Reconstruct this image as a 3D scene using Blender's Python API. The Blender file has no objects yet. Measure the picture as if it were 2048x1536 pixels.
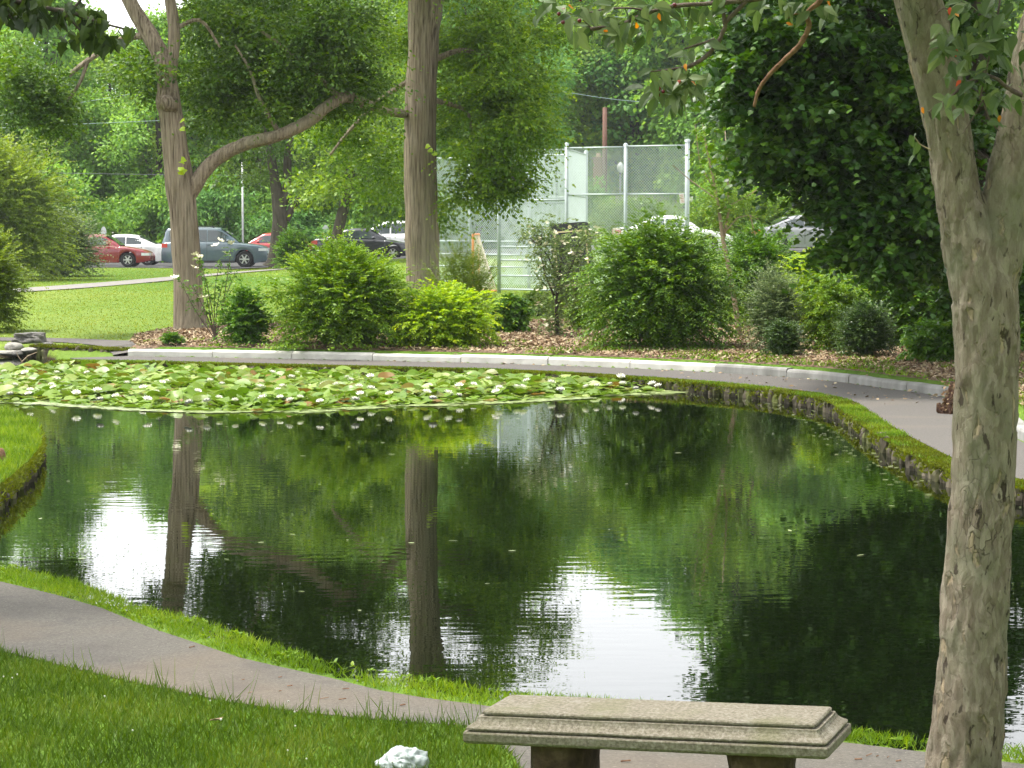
import bpy, math, random
import numpy as np
from mathutils import Vector, Matrix, noise as mnoise

R = math.radians
random.seed(7)
rng = np.random.default_rng(11)
sc = bpy.context.scene
col = sc.collection

# ------------------------------------------------------------------ camera
F = 4700.0            # focal length in pixels of the 2048 px wide photograph
CAMZ = 2.4            # above the water (z = 0)
TH = math.atan(318.0 / F)
cam = bpy.data.cameras.new('camera')
cam.sensor_width = 36.0
cam.lens = 36.0 * F / 2048.0
cam.clip_start = 0.1
cam.clip_end = 3000.0
camo = bpy.data.objects.new('camera', cam)
camo.location = (0, 0, CAMZ)
camo.rotation_euler = (math.pi / 2 - TH, 0, 0)
col.objects.link(camo)
sc.camera = camo

# ------------------------------------------------------------------ light
SUN_EL, SUN_AZ = R(68), R(285)      # azimuth: clockwise from +Y (north)
world = bpy.data.worlds.new('World')
sc.world = world
world.use_nodes = True
wn = world.node_tree
wn.nodes.clear()
sky = wn.nodes.new('ShaderNodeTexSky')
sky.sky_type = 'NISHITA'
sky.sun_disc = False
sky.sun_elevation = SUN_EL
sky.sun_rotation = SUN_AZ
sky.air_density = 1.0
sky.dust_density = 1.5
sky.ozone_density = 1.0
hs = wn.nodes.new('ShaderNodeHueSaturation')
hs.inputs['Saturation'].default_value = 0.10      # overcast: the cloud cover takes the blue out
bg = wn.nodes.new('ShaderNodeBackground')
bg.inputs['Strength'].default_value = 0.125
wo = wn.nodes.new('ShaderNodeOutputWorld')
wn.links.new(sky.outputs[0], hs.inputs['Color'])
wn.links.new(hs.outputs[0], bg.inputs['Color'])
wn.links.new(bg.outputs[0], wo.inputs['Surface'])

sun = bpy.data.lights.new('sun', 'SUN')
sun.energy = 1.5
sun.angle = R(10)
sun.color = (1.0, 0.95, 0.86)
suno = bpy.data.objects.new('sun', sun)
sd = Vector((math.sin(SUN_AZ) * math.cos(SUN_EL), math.cos(SUN_AZ) * math.cos(SUN_EL), math.sin(SUN_EL)))
suno.rotation_euler = sd.to_track_quat('Z', 'Y').to_euler()
suno.location = sd * 60
col.objects.link(suno)

vs = sc.view_settings
vs.view_transform = 'Standard'
vs.look = 'None'
vs.gamma = 1.0
vs.use_curve_mapping = False
vs.exposure = 2.1
sc.cycles.max_bounces = 8
sc.cycles.diffuse_bounces = 4
sc.cycles.transmission_bounces = 6
sc.cycles.volume_bounces = 0
sc.cycles.use_adaptive_sampling = True
sc.cycles.adaptive_threshold = 0.02
sc.cycles.use_denoising = True
sc.cycles.caustics_reflective = False
sc.cycles.caustics_refractive = False

# ------------------------------------------------------------------ pixel -> place
cT, sT = math.cos(TH), math.sin(TH)
def _ray(px, py):
    a, b = (px - 1024.0) / F, (768.0 - py) / F
    return (a, b * sT + cT, b * cT - sT)
def P(px, py, Y):
    d = _ray(px, py); t = Y / d[1]
    return Vector((d[0] * t, Y, CAMZ + d[2] * t))
def G(px, py, z):
    d = _ray(px, py); t = (z - CAMZ) / d[2]
    return Vector((d[0] * t, d[1] * t, z))
def mpp(Y):            # metres per photo pixel at depth Y
    return Y / F

# ------------------------------------------------------------------ object helpers
def link(o, parent=None):
    col.objects.link(o)
    if parent is not None:
        o.parent = parent
    return o
def tag(o, label=None, cat=None, group=None, kind=None):
    if label: o['label'] = label
    if cat: o['category'] = cat
    if group: o['group'] = group
    if kind: o['kind'] = kind
    return o
def thing(name, loc, label, cat, group=None, rotz=0.0):
    o = bpy.data.objects.new(name, None)
    o.empty_display_size = 0.2
    o.location = loc
    o.rotation_euler = (0, 0, rotz)
    link(o)
    return tag(o, label, cat, group)
def add(name, me, mat=None, parent=None, world=False, loc=None, rot=None, smooth=None):
    if mat is not None and len(me.materials) == 0:
        me.materials.append(mat)
    o = bpy.data.objects.new(name, me)
    if world and parent is not None:
        o.location = -Vector(parent.location)
    if loc is not None:
        o.location = loc
    if rot is not None:
        o.rotation_euler = rot
    if smooth is not None:
        me.polygons.foreach_set('use_smooth', [smooth] * len(me.polygons))
    return link(o, parent)
def dup(o, parent=None, loc=None, rot=None, scale=None):
    c = o.copy()
    link(c, parent)
    if loc is not None: c.location = loc
    if rot is not None: c.rotation_euler = rot
    if scale is not None: c.scale = scale
    return c
def copy_tree(o, parent=None):
    c = o.copy()
    link(c, parent)
    for ch in list(o.children):
        copy_tree(ch, c)
    return c

class MB:
    """collects vertices and faces of one mesh"""
    def __init__(s): s.v = []; s.f = []
    def addv(s, vs_, fs_):
        b = len(s.v)
        s.v.extend([tuple(x) for x in vs_])
        s.f.extend([tuple(i + b for i in q) for q in fs_])
        return s
    def box(s, c, d, rot=None, taper=1.0):
        x, y, z = d[0] / 2, d[1] / 2, d[2] / 2
        vv = []
        for sz in (-1, 1):
            k = taper if sz > 0 else 1.0
            for sx, sy in ((-1, -1), (1, -1), (1, 1), (-1, 1)):
                p = Vector((sx * x * k, sy * y * k, sz * z))
                if rot is not None: p = rot @ p
                vv.append(p + Vector(c))
        return s.addv(vv, [(0, 3, 2, 1), (4, 5, 6, 7), (0, 1, 5, 4), (1, 2, 6, 5), (2, 3, 7, 6), (3, 0, 4, 7)])
    def tube(s, pts, rad, n=8, cap=True, wob=0.0, wscale=3.0, seed=0.0, vstretch=1.0):
        pts = [Vector(p) for p in pts]
        if not isinstance(rad, (list, tuple)): rad = [rad] * len(pts)
        b = len(s.v)
        up = Vector((.013, .021, 1))
        ref = None
        for i, p in enumerate(pts):
            t = (pts[min(i + 1, len(pts) - 1)] - pts[max(i - 1, 0)])
            t = t.normalized() if t.length > 1e-9 else Vector((0, 0, 1))
            if ref is None:
                a = Vector((1, 0, 0)) if abs(t.x) < 0.8 else Vector((0, 1, 0))
                ref = (a - t * a.dot(t)).normalized()
            else:
                ref = ref - t * ref.dot(t)
                ref = ref.normalized() if ref.length > 1e-6 else t.orthogonal().normalized()
            q = t.cross(ref)
            for k in range(n):
                an = 2 * math.pi * k / n
                d = ref * math.cos(an) + q * math.sin(an)
                r = rad[i]
                if wob:
                    m = p + d * r
                    r *= 1 + wob * mnoise.noise(Vector((m.x * wscale + seed, m.y * wscale, m.z * wscale / vstretch)))
                s.v.append(tuple(p + d * r))
        for i in range(len(pts) - 1):
            for k in range(n):
                k2 = (k + 1) % n
                s.f.append((b + i * n + k, b + i * n + k2, b + (i + 1) * n + k2, b + (i + 1) * n + k))
        if cap:
            s.f.append(tuple(b + k for k in reversed(range(n))))
            s.f.append(tuple(b + (len(pts) - 1) * n + k for k in range(n)))
        return s
    def lathe(s, prof, n=16, c=(0, 0, 0), axis='z'):
        b = len(s.v)
        for r, h in prof:
            for k in range(n):
                an = 2 * math.pi * k / n
                x, y = r * math.cos(an), r * math.sin(an)
                p = (x, y, h) if axis == 'z' else (x, h, y)
                s.v.append((p[0] + c[0], p[1] + c[1], p[2] + c[2]))
        for i in range(len(prof) - 1):
            for k in range(n):
                k2 = (k + 1) % n
                s.f.append((b + i * n + k, b + i * n + k2, b + (i + 1) * n + k2, b + (i + 1) * n + k))
        s.f.append(tuple(b + k for k in range(n)))
        s.f.append(tuple(b + (len(prof) - 1) * n + k for k in range(n)))
        return s
    def mesh(s, name):
        me = bpy.data.meshes.new(name)
        me.from_pydata(s.v, [], s.f)
        me.update()
        return me
    def build(s, name, mat, parent=None, world=False, smooth=False, **kw):
        return add(name, s.mesh(name), mat, parent, world, smooth=smooth, **kw)

def spline(pts, n):
    """Catmull-Rom through tuples of any length"""
    a = np.array(pts, float)
    out = []
    m = len(a)
    for i in range(m - 1):
        p0, p1, p2, p3 = a[max(i - 1, 0)], a[i], a[i + 1], a[min(i + 2, m - 1)]
        for k in range(n):
            t = k / n
            out.append(0.5 * ((2 * p1) + (-p0 + p2) * t + (2 * p0 - 5 * p1 + 4 * p2 - p3) * t * t + (-p0 + 3 * p1 - 3 * p2 + p3) * t ** 3))
    out.append(a[-1])
    return np.array(out)

# ---- many small faces in one mesh, from a template
QUAD_LEAF = (np.array([(0, 0, 0), (.5, -.27, .05), (1, 0, -.06), (.5, .27, .05)], float), [(0, 1, 2, 3)])
OVAL_LEAF = (np.array([(0, 0, 0), (.3, -.24, .05), (.68, -.2, .04), (1, 0, -.1), (.68, .2, .04), (.3, .24, .05), (.5, 0, -.02)], float),
             [(0, 1, 6), (1, 2, 6), (2, 3, 6), (3, 4, 6), (4, 5, 6), (5, 0, 6)])
_mp = [(0, 0), (.05, .3), (-.02, .5), (.28, .38), (.42, .55), (.6, .28), (1, 0), (.6, -.28), (.42, -.55), (.28, -.38), (-.02, -.5), (.05, -.3)]
MAPLE_LEAF = (np.array([(x, y, -.25 * y * y - .06 * x * x) for x, y in _mp] + [(.32, 0, .03)], float),
              [(i, (i + 1) % 12, 12) for i in range(12)])
BLADE = (np.array([(0, -.5, 0), (0, .5, 0), (.55, .38, 0), (.55, -.38, 0), (1, 0, 0)], float), [(0, 1, 2, 3), (3, 2, 4)])

def norm(a):
    return a / np.maximum(np.linalg.norm(a, axis=1, keepdims=True), 1e-9)

def scatter_mesh(name, pos, along, normal, size, tmpl, tint, wid=None):
    """pos, along, normal: (n,3); size: (n,); tmpl x runs along, y across, z normal"""
    tv, tf = tmpl
    n = len(pos)
    a = norm(along)
    nn = normal - a * np.sum(normal * a, axis=1, keepdims=True)
    nn = norm(nn)
    b = np.cross(nn, a)
    wid = size if wid is None else wid
    co = (pos[:, None, :] + tv[None, :, 0:1] * (a * size[:, None])[:, None, :]
          + tv[None, :, 1:2] * (b * wid[:, None])[:, None, :]
          + tv[None, :, 2:3] * (nn * size[:, None])[:, None, :])
    k = len(tv)
    me = bpy.data.meshes.new(name)
    me.vertices.add(n * k)
    me.vertices.foreach_set('co', co.reshape(-1).astype(np.float32))
    lens = np.array([len(f) for f in tf])
    flat = np.concatenate([np.array(f) for f in tf])
    L = len(flat)
    idx = (np.arange(n)[:, None] * k + flat[None, :]).reshape(-1)
    me.loops.add(n * L)
    me.loops.foreach_set('vertex_index', idx.astype(np.int32))
    starts1 = np.concatenate([[0], np.cumsum(lens)[:-1]])
    starts = (np.arange(n)[:, None] * L + starts1[None, :]).reshape(-1)
    me.polygons.add(n * len(tf))
    me.polygons.foreach_set('loop_start', starts.astype(np.int32))
    at = me.attributes.new('tint', 'FLOAT', 'POINT')
    at.data.foreach_set('value', np.repeat(tint, k).astype(np.float32))
    me.update(calc_edges=True)
    return me

def rand_dirs(n):
    v = rng.normal(size=(n, 3))
    return norm(v)

def clump_leaves(clumps, per, size, droop=0.25, up=0.9, shell=2.4, tint_clump=0.25):
    """clumps: list of (cx,cy,cz, rx,ry,rz). Leaves through each clump's volume, thicker towards its skin."""
    cl = np.array(clumps, float)
    vol = np.power(cl[:, 3] * cl[:, 4] * cl[:, 5], 2 / 3)
    cnt = np.maximum(4, (per * vol / vol.mean())).astype(int)
    ids = np.repeat(np.arange(len(cl)), cnt)
    n = len(ids)
    d = rand_dirs(n)
    rr = rng.random(n) ** (1 / shell) * np.where(rng.random(n) < .22, rng.uniform(1.0, 1.55, n), 1.0)
    lump = 1 + 0.22 * np.sin(d[:, 0] * 5 + ids * 1.7) * np.cos(d[:, 2] * 4 + ids)
    pos = cl[ids, :3] + d * cl[ids, 3:6] * (rr * lump)[:, None]
    nor = norm(d * 0.5 + np.array([0, 0, up]) + rng.normal(size=(n, 3)) * 0.45)
    al = norm(d + rng.normal(size=(n, 3)) * 0.7 + np.array([0, 0, -droop]))
    sz = size * rng.uniform(0.65, 1.3, n)
    ct = rng.uniform(-tint_clump, tint_clump, len(cl))
    tint = np.clip(0.5 + ct[ids] + rng.normal(size=n) * 0.16, 0, 1)
    return pos, al, nor, sz, tint

def spray_leaves(clumps, per, nl, size, droop=.35, reach=1.9):
    cl = np.array(clumps, float)
    ids = np.repeat(np.arange(len(cl)), per)
    n = len(ids)
    d = rand_dirs(n) * np.array([1, 1, .45])
    d = norm(d + np.array([0, 0, .12]))
    p0 = cl[ids, :3] + d * cl[ids, 3:6] * .35
    L = cl[ids, 3] * reach * rng.uniform(.55, 1.15, n)
    return shoots(p0, d, L, nl, size, droop, tint0=.55)

# ------------------------------------------------------------------ materials
def _mat(name):
    m = bpy.data.materials.new(name)
    m.use_nodes = True
    nt = m.node_tree
    nt.nodes.clear()
    out = nt.nodes.new('ShaderNodeOutputMaterial')
    return m, nt, out
def N(nt, t, **kw):
    n = nt.nodes.new(t)
    for k, v in kw.items():
        if k.startswith('i_'):
            n.inputs[k[2:].replace('_', ' ')].default_value = v
        else:
            setattr(n, k, v)
    return n
def c4(c): return (c[0], c[1], c[2], 1.0)
def ramp(nt, stops):
    r = nt.nodes.new('ShaderNodeValToRGB')
    e = r.color_ramp.elements
    while len(e) < len(stops): e.new(0.5)
    for q, (p, c) in zip(e, stops):
        q.position = p; q.color = c4(c)
    return r

def leaf_mat(name, dark, mid, light, transl=0.35, rough=0.45, spec=0.35, hue_attr='tint'):
    m, nt, out = _mat(name)
    at = N(nt, 'ShaderNodeAttribute', attribute_name='tint')
    r = ramp(nt, [(0.0, dark), (0.5, mid), (1.0, light)])
    nt.links.new(at.outputs['Fac'], r.inputs[0])
    p = N(nt, 'ShaderNodeBsdfPrincipled')
    p.inputs['Roughness'].default_value = rough
    p.inputs['Specular IOR Level'].default_value = spec
    nt.links.new(r.outputs[0], p.inputs['Base Color'])
    t = N(nt, 'ShaderNodeBsdfTranslucent')
    hsv = N(nt, 'ShaderNodeHueSaturation')
    hsv.inputs['Hue'].default_value = 0.485
    hsv.inputs['Saturation'].default_value = 1.1
    hsv.inputs['Value'].default_value = 1.5
    nt.links.new(r.outputs[0], hsv.inputs['Color'])
    nt.links.new(hsv.outputs[0], t.inputs['Color'])
    mx = N(nt, 'ShaderNodeMixShader')
    mx.inputs[0].default_value = transl
    nt.links.new(p.outputs[0], mx.inputs[1]); nt.links.new(t.outputs[0], mx.inputs[2])
    nt.links.new(mx.outputs[0], out.inputs['Surface'])
    return m

def noise_mat(name, stops, scale=4.0, stretch=(1, 1, 1), rough=0.8, detail=6.0, bump=0.0, bscale=None, bdist=0.02, spec=0.3, metallic=0.0,
              patches=None, obj_rand=0.0, bstretch=None, distortion=0.0):
    m, nt, out = _mat(name)
    tc = N(nt, 'ShaderNodeTexCoord')
    mp = N(nt, 'ShaderNodeMapping')
    mp.inputs['Scale'].default_value = stretch
    nt.links.new(tc.outputs['Object'], mp.inputs[0])
    vec = mp.outputs[0]
    if obj_rand:
        oi = N(nt, 'ShaderNodeObjectInfo')
        ad = N(nt, 'ShaderNodeVectorMath', operation='ADD')
        ml = N(nt, 'ShaderNodeMath', operation='MULTIPLY'); ml.inputs[1].default_value = 37.0
        nt.links.new(oi.outputs['Random'], ml.inputs[0])
        nt.links.new(vec, ad.inputs[0]); nt.links.new(ml.outputs[0], ad.inputs[1])
        vec = ad.outputs[0]
    nz = N(nt, 'ShaderNodeTexNoise')
    nz.inputs['Scale'].default_value = scale
    nz.inputs['Detail'].default_value = detail
    nz.inputs['Roughness'].default_value = 0.6
    nz.inputs['Distortion'].default_value = distortion
    nt.links.new(vec, nz.inputs['Vector'])
    r = ramp(nt, stops)
    nt.links.new(nz.outputs['Fac'], r.inputs[0])
    colr = r.outputs[0]
    if patches:
        for (pc, pscale, lo, hi, amt) in patches:
            z2 = N(nt, 'ShaderNodeTexNoise')
            z2.inputs['Scale'].default_value = pscale
            z2.inputs['Detail'].default_value = 4
            nt.links.new(vec, z2.inputs['Vector'])
            mr = N(nt, 'ShaderNodeMapRange')
            mr.inputs['From Min'].default_value = lo; mr.inputs['From Max'].default_value = hi
            mr.inputs['To Max'].default_value = amt
            nt.links.new(z2.outputs['Fac'], mr.inputs['Value'])
            mx = N(nt, 'ShaderNodeMix', data_type='RGBA')
            mx.inputs[7].default_value = c4(pc)
            nt.links.new(mr.outputs[0], mx.inputs[0])
            nt.links.new(colr, mx.inputs[6])
            colr = mx.outputs[2]
    if obj_rand:
        h2 = N(nt, 'ShaderNodeHueSaturation')
        m2 = N(nt, 'ShaderNodeMapRange')
        m2.inputs['To Min'].default_value = 1 - obj_rand; m2.inputs['To Max'].default_value = 1 + obj_rand
        nt.links.new(oi.outputs['Random'], m2.inputs['Value'])
        nt.links.new(m2.outputs[0], h2.inputs['Value'])
        nt.links.new(colr, h2.inputs['Color'])
        colr = h2.outputs[0]
    p = N(nt, 'ShaderNodeBsdfPrincipled')
    p.inputs['Roughness'].default_value = rough
    p.inputs['Specular IOR Level'].default_value = spec
    p.inputs['Metallic'].default_value = metallic
    nt.links.new(colr, p.inputs['Base Color'])
    if bump:
        z3 = N(nt, 'ShaderNodeTexNoise')
        z3.inputs['Scale'].default_value = bscale or scale * 2
        z3.inputs['Detail'].default_value = 6
        z3.inputs['Roughness'].default_value = 0.65
        nt.links.new(vec, z3.inputs['Vector'])
        bp = N(nt, 'ShaderNodeBump')
        bp.inputs['Strength'].default_value = bump
        bp.inputs['Distance'].default_value = bdist
        nt.links.new(z3.outputs['Fac'], bp.inputs['Height'])
        nt.links.new(bp.outputs[0], p.inputs['Normal'])
    nt.links.new(p.outputs[0], out.inputs['Surface'])
    return m

def plain(name, c, rough=0.5, metallic=0.0, spec=0.5, coat=0.0):
    m, nt, out = _mat(name)
    tc = N(nt, 'ShaderNodeTexCoord')
    nz = N(nt, 'ShaderNodeTexNoise'); nz.inputs['Scale'].default_value = 7.0; nz.inputs['Detail'].default_value = 3
    nt.links.new(tc.outputs['Object'], nz.inputs['Vector'])
    r = ramp(nt, [(0.3, tuple(x * 0.9 for x in c)), (0.7, tuple(min(1, x * 1.08) for x in c))])
    nt.links.new(nz.outputs['Fac'], r.inputs[0])
    p = N(nt, 'ShaderNodeBsdfPrincipled')
    p.inputs['Roughness'].default_value = rough
    p.inputs['Metallic'].default_value = metallic
    p.inputs['Specular IOR Level'].default_value = spec
    p.inputs['Coat Weight'].default_value = coat
    p.inputs['Coat Roughness'].default_value = 0.05
    nt.links.new(r.outputs[0], p.inputs['Base Color'])
    nt.links.new(p.outputs[0], out.inputs['Surface'])
    return m

M = {}
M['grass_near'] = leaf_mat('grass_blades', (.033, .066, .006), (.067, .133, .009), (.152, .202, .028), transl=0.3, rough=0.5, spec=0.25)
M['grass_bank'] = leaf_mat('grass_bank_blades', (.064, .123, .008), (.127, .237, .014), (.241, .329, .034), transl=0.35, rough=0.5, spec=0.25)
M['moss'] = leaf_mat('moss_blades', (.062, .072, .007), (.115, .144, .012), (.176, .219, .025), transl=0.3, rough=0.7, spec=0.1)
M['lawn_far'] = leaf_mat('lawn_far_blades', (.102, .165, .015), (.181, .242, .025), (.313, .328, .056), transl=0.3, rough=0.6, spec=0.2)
M['pebble_earth'] = None

def ground_material():
    m, nt, out = _mat('ground_turf')
    tc = N(nt, 'ShaderNodeTexCoord')
    sep = N(nt, 'ShaderNodeSeparateXYZ'); nt.links.new(tc.outputs['Object'], sep.inputs[0])
    n1 = N(nt, 'ShaderNodeTexNoise'); n1.inputs['Scale'].default_value = 0.16; n1.inputs['Detail'].default_value = 5
    n2 = N(nt, 'ShaderNodeTexNoise'); n2.inputs['Scale'].default_value = 9.0; n2.inputs['Detail'].default_value = 8; n2.inputs['Roughness'].default_value = 0.7
    mp = N(nt, 'ShaderNodeMapping'); mp.inputs['Scale'].default_value = (0.7, 0.35, 1)
    nt.links.new(tc.outputs['Object'], mp.inputs[0])
    nt.links.new(mp.outputs[0], n1.inputs['Vector']); nt.links.new(tc.outputs['Object'], n2.inputs['Vector'])
    r1 = ramp(nt, [(0.35, (.070, .150, .016)), (0.5, (.115, .190, .026)), (0.68, (.175, .235, .048))])
    r2 = ramp(nt, [(0.3, (.6, .62, .55)), (0.62, (1.15, 1.12, 1.1))])
    nt.links.new(n1.outputs['Fac'], r1.inputs[0]); nt.links.new(n2.outputs['Fac'], r2.inputs[0])
    mx = N(nt, 'ShaderNodeMix', data_type='RGBA', blend_type='MULTIPLY'); mx.inputs[0].default_value = 1.0
    nt.links.new(r1.outputs[0], mx.inputs[6]); nt.links.new(r2.outputs[0], mx.inputs[7])
    # bare wet earth below the turf line of the pond banks
    mud = N(nt, 'ShaderNodeMapRange'); mud.inputs['From Min'].default_value = 0.02; mud.inputs['From Max'].default_value = 0.09
    nt.links.new(sep.outputs['Z'], mud.inputs['Value'])
    mx2 = N(nt, 'ShaderNodeMix', data_type='RGBA')
    mx2.inputs[6].default_value = (.035, .026, .014, 1)
    nt.links.new(mud.outputs[0], mx2.inputs[0]); nt.links.new(mx.outputs[2], mx2.inputs[7])
    p = N(nt, 'ShaderNodeBsdfPrincipled'); p.inputs['Roughness'].default_value = 0.95; p.inputs['Specular IOR Level'].default_value = 0.1
    nt.links.new(mx2.outputs[2], p.inputs['Base Color'])
    b = N(nt, 'ShaderNodeBump'); b.inputs['Strength'].default_value = 0.8; b.inputs['Distance'].default_value = 0.05
    nt.links.new(n2.outputs['Fac'], b.inputs['Height']); nt.links.new(b.outputs[0], p.inputs['Normal'])
    nt.links.new(p.outputs[0], out.inputs['Surface'])
    return m
M['ground'] = ground_material()

def water_material():
    m, nt, out = _mat('pond_water')
    tc = N(nt, 'ShaderNodeTexCoord')
    mp = N(nt, 'ShaderNodeMapping'); mp.inputs['Scale'].default_value = (1.0, 2.6, 1)
    nt.links.new(tc.outputs['Object'], mp.inputs[0])
    a = N(nt, 'ShaderNodeTexNoise'); a.inputs['Scale'].default_value = 3.0; a.inputs['Detail'].default_value = 1.5; a.inputs['Roughness'].default_value = 0.4
    nt.links.new(mp.outputs[0], a.inputs['Vector'])
    big = N(nt, 'ShaderNodeTexNoise'); big.inputs['Scale'].default_value = 0.35; big.inputs['Detail'].default_value = 2
    nt.links.new(mp.outputs[0], big.inputs['Vector'])
    mr = N(nt, 'ShaderNodeMapRange'); mr.inputs['From Min'].default_value = .35; mr.inputs['From Max'].default_value = .65
    mr.inputs['To Min'].default_value = 0.3; mr.inputs['To Max'].default_value = 1.0
    nt.links.new(big.outputs['Fac'], mr.inputs['Value'])
    b = N(nt, 'ShaderNodeBump'); b.inputs['Distance'].default_value = 0.0010
    nt.links.new(mr.outputs[0], b.inputs['Strength'])
    nt.links.new(a.outputs['Fac'], b.inputs['Height'])
    p = N(nt, 'ShaderNodeBsdfPrincipled')
    p.inputs['Base Color'].default_value = (.003, .0055, .0018, 1)
    p.inputs['Roughness'].default_value = 0.0
    p.inputs['IOR'].default_value = 1.333
    p.inputs['Specular IOR Level'].default_value = 0.5
    nt.links.new(b.outputs[0], p.inputs['Normal'])
    nt.links.new(p.outputs[0], out.inputs['Surface'])
    return m
M['water'] = water_material()
M['asphalt'] = noise_mat('path_asphalt', [(0.3, (.075, .068, .060)), (0.5, (.104, .097, .084)), (0.7, (.134, .123, .107))], scale=70, rough=0.92, detail=4, bump=0.7, bscale=160, bdist=.006, spec=0.15,
                         patches=[((.075, .07, .066), 5.5, .60, .70, .55), ((.26, .235, .20), 60.0, .66, .70, .7), ((.150, .115, .081), 0.9, .48, .68, .42), ((.065, .058, .054), 1.7, .55, .75, .5)])
M['asphalt_far'] = noise_mat('far_path_asphalt', [(0.3, (.075, .072, .064)), (0.5, (.110, .101, .093)), (0.7, (.137, .128, .117))], scale=50, rough=0.92, bump=0.5, bscale=90, bdist=.006, spec=0.15,
                             patches=[((.158, .134, .107), 0.7, .55, .72, .5)])
M['tarmac'] = noise_mat('parking_tarmac', [(0.3, (.05, .05, .05)), (0.7, (.08, .08, .08))], scale=8, rough=0.95)
M['lawn_path'] = noise_mat('lawn_path_asphalt', [(0.3, (.160, .152, .136)), (0.7, (.240, .224, .200))], scale=6, rough=0.95)
M['mulch'] = noise_mat('mulch_bed', [(0.25, (.086, .050, .029)), (0.45, (.181, .114, .073)), (0.6, (.259, .183, .125)), (0.8, (.363, .284, .204))], scale=26, rough=0.95, bump=1.0, bscale=34, bdist=0.04,
                       patches=[((.138, .082, .048), 0.35, .52, .7, .55)])
M['chips'] = leaf_mat('mulch_chips', (.094, .053, .027), (.282, .199, .120), (.488, .417, .280), transl=0.0, rough=0.9, spec=0.1)
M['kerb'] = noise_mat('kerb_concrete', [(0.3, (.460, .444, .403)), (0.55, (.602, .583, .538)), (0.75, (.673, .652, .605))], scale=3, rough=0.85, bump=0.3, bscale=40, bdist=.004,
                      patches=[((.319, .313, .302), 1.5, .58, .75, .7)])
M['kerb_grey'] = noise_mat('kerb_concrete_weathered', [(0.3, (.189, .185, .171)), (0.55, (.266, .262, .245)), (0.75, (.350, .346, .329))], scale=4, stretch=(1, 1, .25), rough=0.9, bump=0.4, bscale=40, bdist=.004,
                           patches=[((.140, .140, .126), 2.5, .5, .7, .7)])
M['stake'] = noise_mat('edging_stone', [(0.3, (.030, .024, .015)), (0.5, (.081, .068, .047)), (0.75, (.170, .145, .102))], scale=9, stretch=(1, 1, .3), rough=0.95, bump=0.8, bscale=30, bdist=0.01, obj_rand=0.45,
                       patches=[((.076, .093, .017), 3.0, .5, .62, .8)])
M['rock'] = noise_mat('boulder_rock', [(0.3, (.080, .076, .070)), (0.5, (.152, .144, .132)), (0.75, (.240, .228, .208))], scale=6, rough=0.9, bump=1.0, bscale=11, bdist=0.03, stretch=(1, 1, 3))
M['slab'] = noise_mat('pale_slab', [(0.3, (.238, .224, .196)), (0.7, (.350, .336, .301))], scale=9, rough=0.9, bump=0.5)
M['bark_grey'] = noise_mat('furrowed_bark', [(0.34, (.091, .067, .046)), (0.47, (.238, .186, .134)), (0.58, (.320, .256, .188)), (0.72, (.448, .372, .282))], scale=26, stretch=(1, 1, .055), rough=0.95, bump=1.0, bscale=34, bdist=0.06, detail=8,
                            patches=[((.229, .230, .134), 1.2, .52, .7, .45), ((.366, .309, .235), .7, .55, .7, .5)])
M['bark_dark'] = noise_mat('dark_bark', [(0.3, (.035, .028, .022)), (0.7, (.12, .10, .08))], scale=8, stretch=(1, 1, .2), rough=0.95, bump=0.8)
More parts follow.
